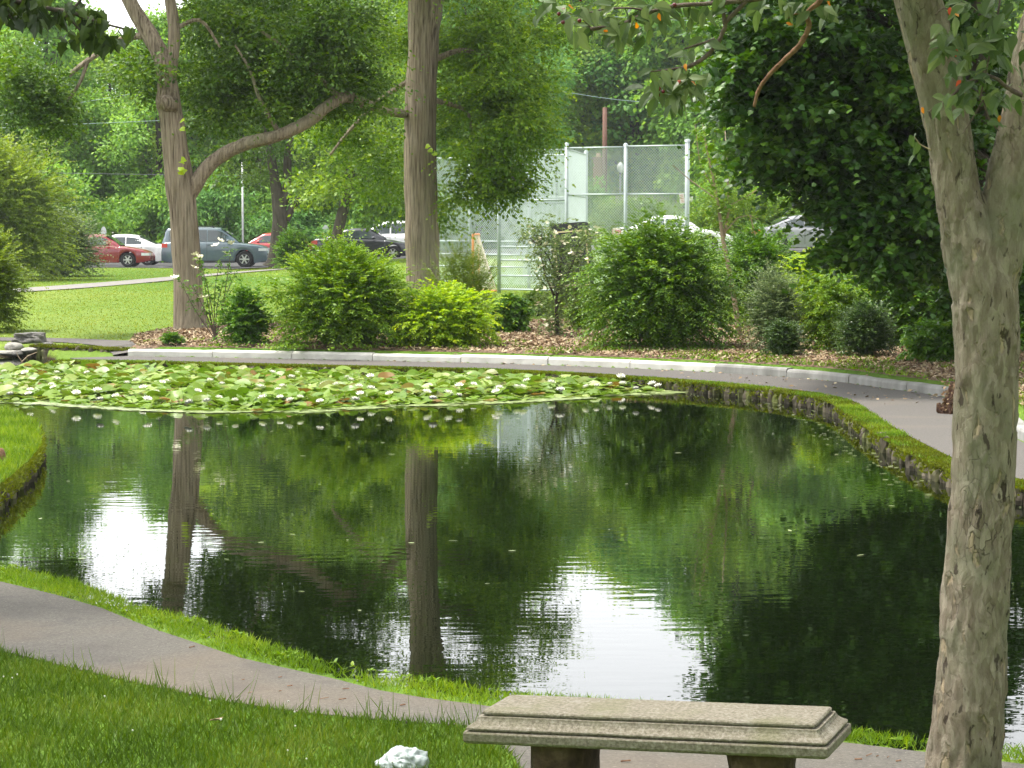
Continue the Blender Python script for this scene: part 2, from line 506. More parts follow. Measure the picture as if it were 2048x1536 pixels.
def flaky_bark():
    m, nt, out = _mat('flaky_bark')
    L = nt.links.new
    tc = N(nt, 'ShaderNodeTexCoord')
    wz = N(nt, 'ShaderNodeTexNoise'); wz.inputs['Scale'].default_value = 7.0; wz.inputs['Detail'].default_value = 5
    L(tc.outputs['Object'], wz.inputs['Vector'])
    wm = N(nt, 'ShaderNodeVectorMath', operation='MULTIPLY_ADD'); wm.inputs[1].default_value = (.05, .05, .12)
    L(wz.outputs['Color'], wm.inputs[0]); L(tc.outputs['Object'], wm.inputs[2])
    mp = N(nt, 'ShaderNodeMapping'); mp.inputs['Scale'].default_value = (1, 1, .34); L(wm.outputs[0], mp.inputs[0])
    vo = N(nt, 'ShaderNodeTexVoronoi'); vo.inputs['Scale'].default_value = 42.0; L(mp.outputs[0], vo.inputs['Vector'])
    ve = N(nt, 'ShaderNodeTexVoronoi', feature='DISTANCE_TO_EDGE'); ve.inputs['Scale'].default_value = 42.0; L(mp.outputs[0], ve.inputs['Vector'])
    sp = N(nt, 'ShaderNodeSeparateColor'); L(vo.outputs['Color'], sp.inputs[0])
    fn = N(nt, 'ShaderNodeTexNoise'); fn.inputs['Scale'].default_value = 38; fn.inputs['Detail'].default_value = 8; fn.inputs['Roughness'].default_value = .7; L(mp.outputs[0], fn.inputs['Vector'])
    ad = N(nt, 'ShaderNodeMath', operation='MULTIPLY_ADD'); ad.inputs[1].default_value = .26; L(sp.outputs[0], ad.inputs[0])
    f2 = N(nt, 'ShaderNodeMath', operation='MULTIPLY'); f2.inputs[1].default_value = .92; L(fn.outputs['Fac'], f2.inputs[0]); L(f2.outputs[0], ad.inputs[2])
    r = ramp(nt, [(.22, (.067, .049, .034)), (.42, (.151, .122, .087)), (.60, (.211, .177, .132)), (.80, (.301, .262, .203))])
    L(ad.outputs[0], r.inputs[0])
    colr = r.outputs[0]
    def layer(colr, c, sc_, lo, hi, amt, vec):
        z = N(nt, 'ShaderNodeTexNoise'); z.inputs['Scale'].default_value = sc_; z.inputs['Detail'].default_value = 6; L(vec, z.inputs['Vector'])
        mr = N(nt, 'ShaderNodeMapRange'); mr.inputs['From Min'].default_value = lo; mr.inputs['From Max'].default_value = hi; mr.inputs['To Max'].default_value = amt
        L(z.outputs['Fac'], mr.inputs['Value'])
        mx = N(nt, 'ShaderNodeMix', data_type='RGBA'); mx.inputs[7].default_value = c4(c); L(mr.outputs[0], mx.inputs[0]); L(colr, mx.inputs[6])
        return mx.outputs[2], mr.outputs[0]
    colr, _ = layer(colr, (.153, .160, .100), 4.0, .48, .62, .55, tc.outputs['Object'])
    colr, peel = layer(colr, (.384, .301, .198), 20.0, .60, .66, .7, mp.outputs[0])
    colr, pit = layer(colr, (.039, .028, .021), 30.0, .63, .67, .85, mp.outputs[0])
    er = N(nt, 'ShaderNodeMapRange'); er.inputs['From Min'].default_value = 0.0; er.inputs['From Max'].default_value = .022; L(ve.outputs['Distance'], er.inputs['Value'])
    bc = N(nt, 'ShaderNodeTexNoise'); bc.inputs['Scale'].default_value = 5.0; L(tc.outputs['Object'], bc.inputs['Vector'])
    br = N(nt, 'ShaderNodeMapRange'); br.inputs['From Min'].default_value = .5; br.inputs['From Max'].default_value = .75; L(bc.outputs['Fac'], br.inputs['Value'])
    cr = N(nt, 'ShaderNodeMath', operation='SUBTRACT'); cr.inputs[0].default_value = 1.0; L(er.outputs[0], cr.inputs[1])
    cm = N(nt, 'ShaderNodeMath', operation='MULTIPLY'); L(cr.outputs[0], cm.inputs[0]); L(br.outputs[0], cm.inputs[1])
    mx = N(nt, 'ShaderNodeMix', data_type='RGBA'); mx.inputs[7].default_value = (.030, .022, .015, 1); L(cm.outputs[0], mx.inputs[0]); L(colr, mx.inputs[6])
    p = N(nt, 'ShaderNodeBsdfPrincipled'); p.inputs['Roughness'].default_value = .9; p.inputs['Specular IOR Level'].default_value = .2
    L(mx.outputs[2], p.inputs['Base Color'])
    hh = N(nt, 'ShaderNodeMath', operation='SUBTRACT'); L(ad.outputs[0], hh.inputs[0]); L(cm.outputs[0], hh.inputs[1])
    h3 = N(nt, 'ShaderNodeMath', operation='SUBTRACT'); L(hh.outputs[0], h3.inputs[0]); L(peel, h3.inputs[1])
    b = N(nt, 'ShaderNodeBump'); b.inputs['Strength'].default_value = 1.0; b.inputs['Distance'].default_value = .02
    L(h3.outputs[0], b.inputs['Height']); L(b.outputs[0], p.inputs['Normal']); L(p.outputs[0], out.inputs['Surface'])
    return m
M['bark_flaky'] = flaky_bark()
M['twig'] = noise_mat('twig_bark', [(0.3, (.07, .05, .04)), (0.7, (.17, .13, .105))], scale=40, rough=0.9, bump=0.6)
M['dead_twig'] = noise_mat('dead_twig_bark', [(0.3, (.13, .065, .035)), (0.7, (.26, .15, .09))], scale=40, rough=0.9, bump=0.6)
M['pale_twig'] = noise_mat('pale_stem_bark', [(0.3, (.22, .16, .10)), (0.7, (.42, .33, .23))], scale=20, rough=0.9)
# ================================================================== terrain
def dist_poly(X, Y, poly, closed=False):
    pts = np.array(poly, float)
    if closed: pts = np.vstack([pts, pts[:1]])
    d = np.full(np.shape(X), 1e9)
    for (x0, y0), (x1, y1) in zip(pts[:-1], pts[1:]):
        dx, dy = x1 - x0, y1 - y0
        t = np.clip(((X - x0) * dx + (Y - y0) * dy) / (dx * dx + dy * dy + 1e-12), 0, 1)
        d = np.minimum(d, np.hypot(X - x0 - t * dx, Y - y0 - t * dy))
    return d
def inside(X, Y, poly):
    pts = np.array(poly, float)
    r = np.zeros(np.shape(X), bool)
    n = len(pts)
    for i in range(n):
        x0, y0 = pts[i]; x1, y1 = pts[(i + 1) % n]
        c = ((y0 > Y) != (y1 > Y)) & (X < (x1 - x0) * (Y - y0) / (y1 - y0 + 1e-15) + x0)
        r ^= c
    return r
def sstep(a, b, x):
    t = np.clip((x - a) / (b - a), 0, 1)
    return t * t * (3 - 2 * t)
def g2(px, py, z):
    p = G(px, py, z); return (p.x, p.y)

# the edged far bank, left to right, at the water line
W_FAR = [g2(*q, 0.15) for q in [(105, 722), (200, 724), (290, 725), (430, 728), (560, 731), (780, 736), (1000, 742), (1130, 748), (1250, 755), (1350, 762), (1430, 769), (1500, 776),
                               (1560, 783), (1620, 793), (1660, 804), (1688, 822), (1718, 845), (1757, 870), (1803, 896), (1852, 921), (1910, 944), (1980, 962), (2060, 980)]]
W_FAR = [tuple(p) for p in spline(W_FAR, 4)]
KERB = [g2(*q, 0.16) for q in [(255, 712), (400, 714), (500, 716), (700, 720), (1000, 727), (1250, 736), (1400, 743), (1512, 750), (1600, 756), (1683, 764), (1760, 775), (1830, 784), (1890, 794), (1950, 812), (2000, 840), (2050, 884)]] + [(5.75, 21.5), (6.1, 18)]
KERB = [tuple(p) for p in spline(KERB, 4)]
PENIN = [g2(*q, 0.0) for q in [(-60, 1062), (0, 1016), (35, 985), (62, 957), (77, 933), (79, 905), (60, 880), (0, 852), (-90, 835)]]
PENIN = [tuple(p) for p in spline(PENIN, 3)]
NEAR = [g2(*q, 0.25) for q in [(-260, 1085), (-120, 1105), (0, 1130), (80, 1146), (160, 1166), (240, 1198), (330, 1226), (400, 1243), (470, 1266), (600, 1310), (680, 1332), (750, 1346), (830, 1358), (900, 1367),
                               (1010, 1386), (1150, 1396), (1300, 1410), (1500, 1432), (1700, 1461), (1850, 1482), (2048, 1500), (2250, 1520)]]
POND = (W_FAR + [(4.9, 18.5), (5.2, 15), (5.0, 12), (4.2, 10.2), (3.2, 9.5)] + NEAR[::-1]
        + [(-6.0, 16.6), (-6.8, 18.0), (-6.2, 19.4)] + PENIN + [(-8.5, 30), (-12, 31), (-13.5, 36), (-12.5, 40), (-11.2, 42.2), (-9.6, 42.9), (-8.7, 42.7), (-8.2, 41.6)])
SUR = KERB[::-1] + [(-6.75, 41.2), (-8.5, 42.4), (-9.4, 43.2), (-14, 43), (-22, 41), (-22, -6), (9, -6), (8, 10)]
W_INLET = [tuple(p) for p in spline([(-8.75, 42.55), (-8.1, 42.15), (-7.4, 41.7), (-6.8, 41.15)], 4)]
NEAR_I = [g2(*q, .26) for q in [(-420, 1075), (-150, 1122), (0, 1160), (110, 1186), (200, 1212), (300, 1252), (400, 1285), (480, 1312), (560, 1330), (660, 1352), (760, 1377), (850, 1392), (930, 1402), (1100, 1425), (1300, 1445), (1500, 1462), (1700, 1482), (1850, 1500), (2048, 1524), (2300, 1560)]]
NEAR_O = [g2(*q, .26) for q in [(-420, 1190), (-150, 1255), (0, 1297), (160, 1336), (320, 1372), (450, 1398), (600, 1420), (750, 1434), (930, 1447), (990, 1470), (1030, 1510), (1070, 1600), (1180, 1760), (1450, 1800), (1650, 1680), (1830, 1580), (2048, 1562), (2300, 1600)]]
NEAR_PATH = NEAR_I + NEAR_O[::-1]
def offset_poly(poly, d):
    a = np.array(poly)
    t = np.gradient(a, axis=0)
    t /= np.linalg.norm(t, axis=1, keepdims=True)
    nrm = np.stack([-t[:, 1], t[:, 0]], 1)
    return [tuple(p) for p in a + nrm * d]
W_IN = offset_poly(W_FAR, 0.30)
FAR_PATH = [g2(140, 716, .16)] + W_IN[2:] + [(5.1, 18.5), (6.0, 18.5)] + offset_poly(KERB, -0.03)[::-1][1:]
PATH2 = [(-14, 44.6), (-10.5, 44.5), (-9, 44.3), (-7.9, 43.6), (-7.1, 42.6), (-6.6, 41.5), (-6.4, 40.6)]
PATH2 = [tuple(p) for p in spline(PATH2, 5)]
LAWN_PATH = [g2(*q, .47) for q in [(-300, 596), (40, 578), (240, 564), (420, 552), (585, 543), (760, 537)]]
LOT = [(-70, 104.5), (-14, 104.2), (0, 101), (8, 92), (40, 88), (60, 130), (0, 126), (-70, 128)]
BED = [(-6.45, 39.95), (-7.1, 43.0), (-7.35, 45.2), (-7.0, 46.6), (-5.6, 47.6), (-2, 48.3), (3, 48), (8, 46), (13, 40), (13, 18), (6.5, 18)] + offset_poly(KERB, 0.14)[::-1]

def hgt(X, Y, raw=False):
    X = np.asarray(X, float); Y = np.asarray(Y, float)
    hin = np.where(X < -3, np.interp(Y, [-5, 0, 8.5, 16, 28, 32, 60], [.95, .85, .25, .25, .22, .15, .15]), np.interp(Y, [-5, 0, 8.5, 14, 19, 60], [.95, .85, .25, .25, .15, .15]))
    dS = dist_poly(X, Y, SUR, True)
    ins = inside(X, Y, SUR)
    base = .31 - .09 * np.clip((-6.3 - X) / 1.0, 0, 1)
    hout = base + .013 * np.minimum(dS, 12) + .12 * np.clip((Y - 50) / 60, 0, 1)
    hout = hout + .75 * np.clip((X + 12) / 16, 0, 1) * sstep(72, 92, Y)
    hout = hout + 0.03 * np.sin(X * .5 + 1) * np.sin(Y * .23) * np.clip((Y - 45) / 20, 0, 1)
    far_side = (Y > 15) | (X > 6.0)
    out = (~ins) & far_side
    t = np.where(out, sstep(0.05, 0.16, dS), 0.0)
    h = hin * (1 - t) + hout * t
    if raw: return h
    # sheets are laid in shallow trays
    for poly, closed in ((NEAR_PATH, 1), (FAR_PATH, 1), (LOT, 1)):
        i = inside(X, Y, poly)
        d = dist_poly(X, Y, poly, True)
        h = h - np.where(i, 0.035 * sstep(0.0, 0.08, d), 0)
    for line, w in ((PATH2, .5), (LAWN_PATH, .75)):
        d = dist_poly(X, Y, line)
        h = h - 0.035 * (1 - sstep(w - .15, w - .02, d))
    i = inside(X, Y, BED)
    h = h - np.where(i, 0.05 * sstep(0.1, 0.5, dist_poly(X, Y, BED, True)), 0)
    # the pond basin
    sdp = dist_poly(X, Y, POND, True)
    sdp = np.where(inside(X, Y, POND), -sdp, sdp)
    k = sstep(-0.03, 0.13, sdp)
    return -0.5 * (1 - k) + h * k
def h1(x, y, raw=True):
    return float(hgt(np.array([x]), np.array([y]), raw)[0])

def axis_pts(segs):
    out = [segs[0][0]]
    for a, b, st in segs:
        n = max(1, int(round((b - a) / st)))
        out += [a + (b - a) * (i + 1) / n for i in range(n)]
    return np.array(out)
def grid_mesh(name, xs, ys, Z, keep=None):
    nx, ny = len(xs), len(ys)
    XX, YY = np.meshgrid(xs, ys)
    co = np.stack([XX, YY, Z], -1).reshape(-1, 3)
    i = np.arange(nx * ny).reshape(ny, nx)
    q = np.stack([i[:-1, :-1], i[:-1, 1:], i[1:, 1:], i[1:, :-1]], -1).reshape(-1, 4)
    if keep is not None: q = q[keep.reshape(-1)]
    me = bpy.data.meshes.new(name)
    me.from_pydata(co.tolist(), [], q.tolist())
    me.update()
    return me
xs = axis_pts([(-600, -120, 60), (-120, -30, 8), (-30, -14, 1.0), (-14, -9, .3), (-9, 6.5, .11), (6.5, 14, .5), (14, 40, 4), (40, 120, 10), (120, 600, 60)])
ys = axis_pts([(-40, 4, 4), (4, 8.5, .5), (8.5, 17, .085), (17, 45, .13), (45, 52, .5), (52, 120, 2.0), (120, 300, 15), (300, 1500, 120)])
XX, YY = np.meshgrid(xs, ys)
ZZ = hgt(XX, YY)
tag(add('ground', grid_mesh('ground', xs, ys, ZZ), M['ground'], smooth=True), kind='structure')

me = bpy.data.meshes.new('pond_water')
me.from_pydata([(-17, 8.5, 0), (7.2, 8.5, 0), (7.2, 44, 0), (-17, 44, 0)], [], [(0, 1, 2, 3)])
tag(add('pond_water', me, M['water']), kind='structure')

def sheet(name, poly, z, mat, skirt=0.04):
    n = len(poly)
    v = [(x, y, z) for x, y in poly] + [(x, y, z - skirt) for x, y in poly]
    f = [tuple(range(n))] + [(i, i + n, (i + 1) % n + n, (i + 1) % n) for i in range(n)]
    me = bpy.data.meshes.new(name)
    me.from_pydata(v, [], f); me.update()
    return tag(add(name, me, mat), kind='structure')
sheet('near_path', NEAR_PATH, .252, M['asphalt'])
sheet('far_path', FAR_PATH, .162, M['asphalt_far'])
def ribbon(name, line, w, mat, dz=.012):
    a = np.array(line)
    L = np.array(offset_poly(line, w)); Rr = np.array(offset_poly(line, -w))
    v = []; f = []
    for i in range(len(a)):
        for p in (L[i], Rr[i]):
            v.append((p[0], p[1], h1(p[0], p[1]) + dz))
    for i in range(len(a) - 1):
        f.append((2 * i, 2 * i + 1, 2 * i + 3, 2 * i + 2))
    me = bpy.data.meshes.new(name); me.from_pydata(v, [], f); me.update()
    return tag(add(name, me, mat), kind='structure')
ribbon('footpath', PATH2, .5, M['asphalt_far'])
ribbon('lawn_path', [tuple(p) for p in spline(LAWN_PATH, 6)], .75, M['lawn_path'], .02)
lx = axis_pts([(-70, 60, 2.5)]); ly = axis_pts([(86, 132, 2.0)])
LX, LY = np.meshgrid(lx, ly)
cx_, cy_ = np.meshgrid((lx[1:] + lx[:-1]) / 2, (ly[1:] + ly[:-1]) / 2)
tag(add('parking_lot', grid_mesh('parking_lot', lx, ly, hgt(LX, LY, True) + .012, inside(cx_, cy_, LOT)), M['tarmac']), kind='structure')

# mulch bed
bx = axis_pts([(-8, 13.5, .18)]); by = axis_pts([(18, 49, .18)])
BX, BY = np.meshgrid(bx, by)
dB = dist_poly(BX, BY, BED, True)
iB = inside(BX, BY, BED)
rough_ = 0.02 * np.sin(BX * 5.1 + BY * 2) * np.sin(BY * 4.3 + BX)
BZ = hgt(BX, BY, True) + np.where(iB, -.03 + .06 * sstep(0, .35, dB) + rough_ * sstep(0, .5, dB), -.08)
cX, cY = np.meshgrid((bx[1:] + bx[:-1]) / 2, (by[1:] + by[:-1]) / 2)
tag(add('mulch_bed', grid_mesh('mulch_bed', bx, by, BZ, inside(cX, cY, BED)), M['mulch'], smooth=True), kind='structure')
def bed_z(x, y):
    return h1(x, y) + .03

def in_view(x, y, m=1.06):
    return np.abs(x) < (1024 / F * m) * y
def pick(n, x0, x1, y0, y1):
    return rng.uniform(x0, x1, n), rng.uniform(y0, y1, n)
# loose bark chips
x, y = pick(170000, -8, 13, 19, 48)
k = inside(x, y, BED) & in_view(x, y) & (dist_poly(x, y, BED, True) > .1)
x, y = x[k], y[k]
n = len(x)
z = hgt(x, y, True) + .034 + rng.uniform(0, .025, n)
al = norm(np.stack([rng.normal(size=n), rng.normal(size=n), rng.normal(size=n) * .35], 1))
nr = norm(np.stack([rng.normal(size=n) * .5, rng.normal(size=n) * .5, np.ones(n)], 1))
CHIP = (np.array([(-.5, -.5, 0), (.5, -.35, 0), (.5, .5, 0), (-.4, .4, 0)], float), [(0, 1, 2, 3)])
me = scatter_mesh('bark_chips', np.stack([x, y, z], 1), al, nr, rng.uniform(.04, .11, n), CHIP, np.clip(rng.normal(.5, .28, n), 0, 1), rng.uniform(.015, .04, n))
tag(add('bark_chips', me, M['chips']), 'loose tan bark chips covering the planting bed', 'mulch', kind='stuff')

# ------------------------------------------------------------------ kerb of cast sections
def along(poly):
    a = np.array(poly); s = np.concatenate([[0], np.cumsum(np.linalg.norm(np.diff(a, axis=0), axis=1))])
    return a, s
def at_s(poly, q):
    a, s = along(poly)
    return np.array([np.interp(q, s, a[:, 0]), np.interp(q, s, a[:, 1])])
kerb_root = bpy.data.objects.new('kerb', None); link(kerb_root); tag(kerb_root, kind='structure')
_, ks = along(KERB)
prof = [(0, -.06), (.004, .080), (.018, .108), (.04, .118), (.13, .120), (.155, .11), (.16, -.06)]
s0 = 0.0
ki = 0
while s0 < ks[-1] - .3:
    L_ = min(1.45 + .3 * random.random(), ks[-1] - s0)
    q = np.linspace(s0 + .006, s0 + L_ - .006, 9)
    P2 = np.array([at_s(KERB, t) for t in q])
    T2 = np.gradient(P2, axis=0); T2 /= np.linalg.norm(T2, axis=1, keepdims=True)
    N2 = np.stack([-T2[:, 1], T2[:, 0]], 1)
    mb = MB(); v = []; f = []
    jz = random.uniform(-.012, .010); jo = random.uniform(-.008, .008)
    for j in range(len(q)):
        for o_, z_ in prof:
            w = .006 * mnoise.noise(Vector((P2[j][0] * 6, P2[j][1] * 6, z_ * 30 + ki)))
            pp = P2[j] + N2[j] * (o_ + jo + w)
            v.append((pp[0], pp[1], .165 + z_ + jz + w))
    m_ = len(prof)
    for j in range(len(q) - 1):
        for i in range(m_ - 1):
            f.append((j * m_ + i, (j + 1) * m_ + i, (j + 1) * m_ + i + 1, j * m_ + i + 1))
    f.append(tuple(range(m_))); f.append(tuple((len(q) - 1) * m_ + i for i in reversed(range(m_))))
    mb.addv(v, f)
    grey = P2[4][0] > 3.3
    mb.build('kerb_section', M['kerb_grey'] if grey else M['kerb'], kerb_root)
    s0 += L_; ki += 1

# ------------------------------------------------------------------ upright stone edging round the pond
stake_meshes = []
for i in range(6):
    r_ = random.Random(i)
    mb = MB()
    n_ = 7
    for lvl, z_ in enumerate((-.25, .0, .11, .165)):
        k_ = 1.0 if lvl < 3 else .72
        vv = []
        for k in range(n_):
            a = 2 * math.pi * k / n_
            rr = (.050 + .014 * r_.uniform(-1, 1)) * k_
            vv.append((rr * math.cos(a) * 1.08, rr * math.sin(a) * 1.3 , z_ + (r_.uniform(-.02, .02) if lvl == 3 else 0)))
        b = len(mb.v); mb.v += vv
        if lvl:
            for k in range(n_):
                mb.f.append((b - n_ + k, b - n_ + (k + 1) % n_, b + (k + 1) % n_, b + k))
    mb.f.append(tuple(len(mb.v) - n_ + k for k in range(n_)))
    me = mb.mesh('edging_stone'); me.materials.append(M['stake'])
    stake_meshes.append(me)
def edging(line, label, step=.105, zoff=0.0, limit=300):
    a, s = along(line)
    mid = at_s(line, s[-1] / 2)
    root = thing('stone_edging', (mid[0], mid[1], 0), label, 'edging')
    q = 0.0
    while q < s[-1]:
        p = at_s(line, q); p2 = at_s(line, min(q + .05, s[-1])); t = p2 - p
        ang = math.atan2(t[1], t[0]) if np.linalg.norm(t) > 1e-6 else 0
        nx, ny = -math.sin(ang), math.cos(ang)
        o = bpy.data.objects.new('stone', random.choice(stake_meshes))
        jit = random.uniform(-.03, .03)
        o.location = (p[0] + nx * (.05 + jit) - mid[0], p[1] + ny * (.05 + jit) - mid[1], zoff + random.uniform(-.035, .02))
        o.rotation_euler = (random.uniform(-.06, .06), random.uniform(-.05, .05), ang + random.choice((0, math.pi)) + random.uniform(-.2, .2))
        w = random.uniform(.85, 1.35)
        o.scale = (w, random.uniform(.9, 1.2), random.uniform(.92, 1.1))
        link(o, root)
        q += step * w
    return root
edging(W_FAR, 'long low edging of mossy upright stones along the far path', step=.108, zoff=-.04)
edging(PENIN, 'mossy stone edging round the grassy point at the left', zoff=-.045)
edging(W_INLET, 'short stone edging beside the boulder at the inlet', zoff=.05)

# ------------------------------------------------------------------ grass and moss
def blades(name, x, y, z, h0, h1_, w0, w1, mat, label, lean=.35, tm=.5, ts=.2, cat='grass'):
    n = len(x)
    al = norm(np.stack([rng.normal(size=n) * lean, rng.normal(size=n) * lean, np.ones(n)], 1))
    nr = norm(np.stack([rng.normal(size=n), rng.normal(size=n), rng.normal(size=n) * .3], 1))
    patch = np.array([mnoise.noise(Vector((a * 1.6, b * 1.6, 3.0))) for a, b in zip(x, y)]) * .55
    tint = np.clip(tm + patch + rng.normal(size=n) * ts, 0, 1)
    me = scatter_mesh(name, np.stack([x, y, z], 1), al, nr, rng.uniform(h0, h1_, n), BLADE, tint, rng.uniform(w0, w1, n))
    return tag(add(name, me, mat), label, cat, kind='stuff')
# near lawn
x, y = pick(330000, -3.6, 3.4, 8.0, 15.5)
inP = inside(x, y, NEAR_PATH)
dP = dist_poly(x, y, NEAR_PATH, True)
inW = inside(x, y, POND)
dI = dist_poly(x, y, NEAR_I); dO = dist_poly(x, y, NEAR_O)
frame = in_view(x, y, 1.1) & (y > 8.6)
lawn = frame & ~inP & ~inW & (dO < dI)
keep = lawn & (rng.random(len(x)) < np.where(dO < .06, .55, 1.0))
xs_, ys_ = x[keep], y[keep]
hmul = np.array([mnoise.noise(Vector((a * 2.2, b * 2.2, 9.0))) for a, b in zip(xs_, ys_)])
blades('lawn_grass', xs_, ys_, hgt(xs_, ys_, True) - .005, .025, .075, .003, .0065, M['grass_near'], 'mown green grass of the near lawn with bare patches', lean=.5)
bank = frame & ~inW & ~inP & (dI <= dO)
xb, yb = x[bank], y[bank]
thin = np.array([mnoise.noise(Vector((a * 3.1, b * 3.1, 2.0))) for a, b in zip(xb, yb)])
kb = (thin + rng.normal(size=len(xb)) * .25 > -.25) & (rng.random(len(xb)) < np.clip(.35 + dist_poly(xb, yb, NEAR_I) * 9, 0, 1))
xb, yb = xb[kb], yb[kb]
blades('bank_grass', xb, yb, hgt(xb, yb, True) - .005, .018, .06, .003, .0065, M['grass_bank'], 'bright green grass strip between the near path and the water', lean=.6, tm=.55)
x, y = pick(30000, -3.6, 2.6, 8.6, 15.5)
inW = inside(x, y, POND); dW = dist_poly(x, y, POND, True)
k = in_view(x, y, 1.1) & (dW < .07) & (y < 15.4)
blades('bank_grass_fringe', x[k], y[k], np.full(k.sum(), .2), .03, .085, .003, .006, M['grass_bank'], 'longer grass hanging over the near water edge', lean=.8, tm=.6)
# a few long seed stalks at the lawn edge
sx = []; sy = []
for q in rng.integers(2, len(NEAR_O) - 8, 30):
    sx += list(NEAR_O[q][0] + rng.normal(0, .07, 4)); sy += list(NEAR_O[q][1] - .03 + rng.normal(0, .05, 4))
sx = np.array(sx); sy = np.array(sy)
blades('grass_stalks', sx, sy, np.full(len(sx), .25), .09, .19, .003, .005, M['grass_near'], 'thin long grass stalks at the lawn edge', lean=.3)

def strip(line, n, d0, d1, s_from=0, s_to=None):
    a, s = along(line)
    q = rng.uniform(s_from, s_to or s[-1], n)
    px_ = np.interp(q, s, a[:, 0]); py_ = np.interp(q, s, a[:, 1])
    qx = np.interp(np.minimum(q + .1, s[-1]), s, a[:, 0]); qy = np.interp(np.minimum(q + .1, s[-1]), s, a[:, 1])
    px0 = np.interp(q - .1, s, a[:, 0]); py0 = np.interp(q - .1, s, a[:, 1])
    tx, ty = qx - px0, qy - py0
    L = np.hypot(tx, ty) + 1e-9
    d = rng.uniform(d0, d1, n)
    return px_ - ty / L * d, py_ + tx / L * d
x, y = strip(W_FAR, 60000, -.01, .31)
cl = np.array([mnoise.noise(Vector((a * 1.3, b * 1.3, 1.0))) for a, b in zip(x, y)])
k = cl + rng.normal(size=len(x)) * .2 > .14
blades('far_bank_moss', x[~k], y[~k], np.full((~k).sum(), .14), .02, .04, .012, .025, M['moss'], 'yellow green moss capping the stone edging of the far bank', lean=.9, cat='moss')
xm, ym = strip(W_FAR, 16000, -.03, .06)
nm_ = np.array([mnoise.noise(Vector((a * 2.1, b * 2.1, 7.0))) for a, b in zip(xm, ym)])
km = nm_ + rng.normal(size=len(xm)) * .15 > -.05
blades('hanging_moss', xm[km], ym[km], rng.uniform(.03, .15, km.sum()), .02, .05, .014, .03, M['moss'], 'moss hanging down the face of the far stone edging', lean=1.6, cat='moss')
blades('far_bank_grass', x[k], y[k], np.full(k.sum(), .14), .02, .055, .008, .016, M['grass_bank'], 'short bright grass along the top of the far stone edging', lean=.6)
x1, y1 = strip(PENIN, 30000, -.02, 1.2)
k = in_view(x1, y1, 1.1)
blades('point_grass', x1[k], y1[k], np.full(k.sum(), .215), .03, .10, .006, .012, M['grass_bank'], 'bright grass covering the point of land at the left', lean=.6)
xm, ym = strip(PENIN, 6000, -.05, .06)
blades('point_moss', xm, ym, rng.uniform(.04, .21, len(xm)), .02, .05, .010, .022, M['moss'], 'moss hanging over the stone edge of the left point', lean=1.6, cat='moss')
x2, y2 = strip(W_INLET, 5000, -.02, .3)
blades('inlet_grass', x2, y2, np.full(len(x2), .2), .03, .07, .012, .025, M['moss'], 'moss on the short inlet edging', lean=.8, cat='moss')
# weeds through the mulch near the kerb
x, y = pick(160000, -6.5, 9, 20, 46)
dk = dist_poly(x, y, KERB)
cl = np.array([mnoise.noise(Vector((a * .9, b * .9, 5.0))) for a, b in zip(x, y)])
k = inside(x, y, BED) & in_view(x, y) & (dk < 3.2) & (cl > .05 + .12 * dk - .16 * (x > 0) - .1 * (x > 2)) & (rng.random(len(x)) < .75)
blades('bed_weeds', x[k], y[k], hgt(x[k], y[k], True) + .03, .03, .09, .012, .03, M['grass_bank'], 'low weeds and grass tufts growing through the mulch behind the kerb', lean=1.0, tm=.45, cat='weeds')
# far lawn
x, y = pick(200000, -24, 12, 42.5, 104)
k = in_view(x, y) & ~inside(x, y, BED) & (dist_poly(x, y, LAWN_PATH) > .75) & (dist_poly(x, y, PATH2) > .5) & ~inside(x, y, POND) & ~inside(x, y, LOT) & (rng.random(len(x)) < np.clip(55 / y, 0, 1)) & (dist_poly(x, y, POND, True) > .2) & ~inside(x, y, FAR_PATH)
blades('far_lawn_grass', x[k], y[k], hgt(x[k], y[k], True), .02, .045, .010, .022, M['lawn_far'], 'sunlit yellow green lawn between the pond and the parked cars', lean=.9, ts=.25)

# broad leaved weeds and clover heads in the near grass
xw_, yw_ = strip(NEAR_I, 700, .03, .33)
cl = np.array([mnoise.noise(Vector((a * 2.4, b * 2.4, 6.0))) for a, b in zip(xw_, yw_)])
kw_ = (cl > .18) & ~inside(xw_, yw_, POND)
px_, py_ = xw_[kw_].repeat(7), yw_[kw_].repeat(7); nw = len(px_)
dd_ = norm(rng.normal(size=(nw, 3)) * np.array([1, 1, .2]) + np.array([0, 0, .35]))
me = scatter_mesh('path_weeds', np.stack([px_, py_, np.full(nw, .262)], 1), dd_, np.tile([[0, 0, 1.0]], (nw, 1)) + rng.normal(size=(nw, 3)) * .3, rng.uniform(.016, .038, nw), OVAL_LEAF, np.clip(rng.normal(.5, .2, nw), 0, 1))
tag(add('path_weeds', me, M['grass_bank']), 'pale broad leaved weeds at the edge of the near path', 'weeds', kind='stuff')
x, y = pick(900, -3.0, .4, 9, 13)
kc = in_view(x, y) & ~inside(x, y, NEAR_PATH) & (dist_poly(x, y, NEAR_O) < dist_poly(x, y, NEAR_I)) & (rng.random(len(x)) < .05)
x, y = x[kc], y[kc]; nc = len(x)
mbc = MB()
for a_, b_ in zip(x, y):
    r_ = random.uniform(.0035, .0055); z_ = h1(a_, b_) + random.uniform(.05, .085)
    mbc.lathe([(r_ * .4, z_ - r_), (r_, z_), (r_ * .8, z_ + r_ * .7), (r_ * .2, z_ + r_)], 6, c=(a_, b_, 0))
tag(mbc.build('clover_heads', plain('clover_white', (.55, .55, .48), rough=.8)), 'tiny white clover heads in the near lawn', 'clover', kind='stuff')
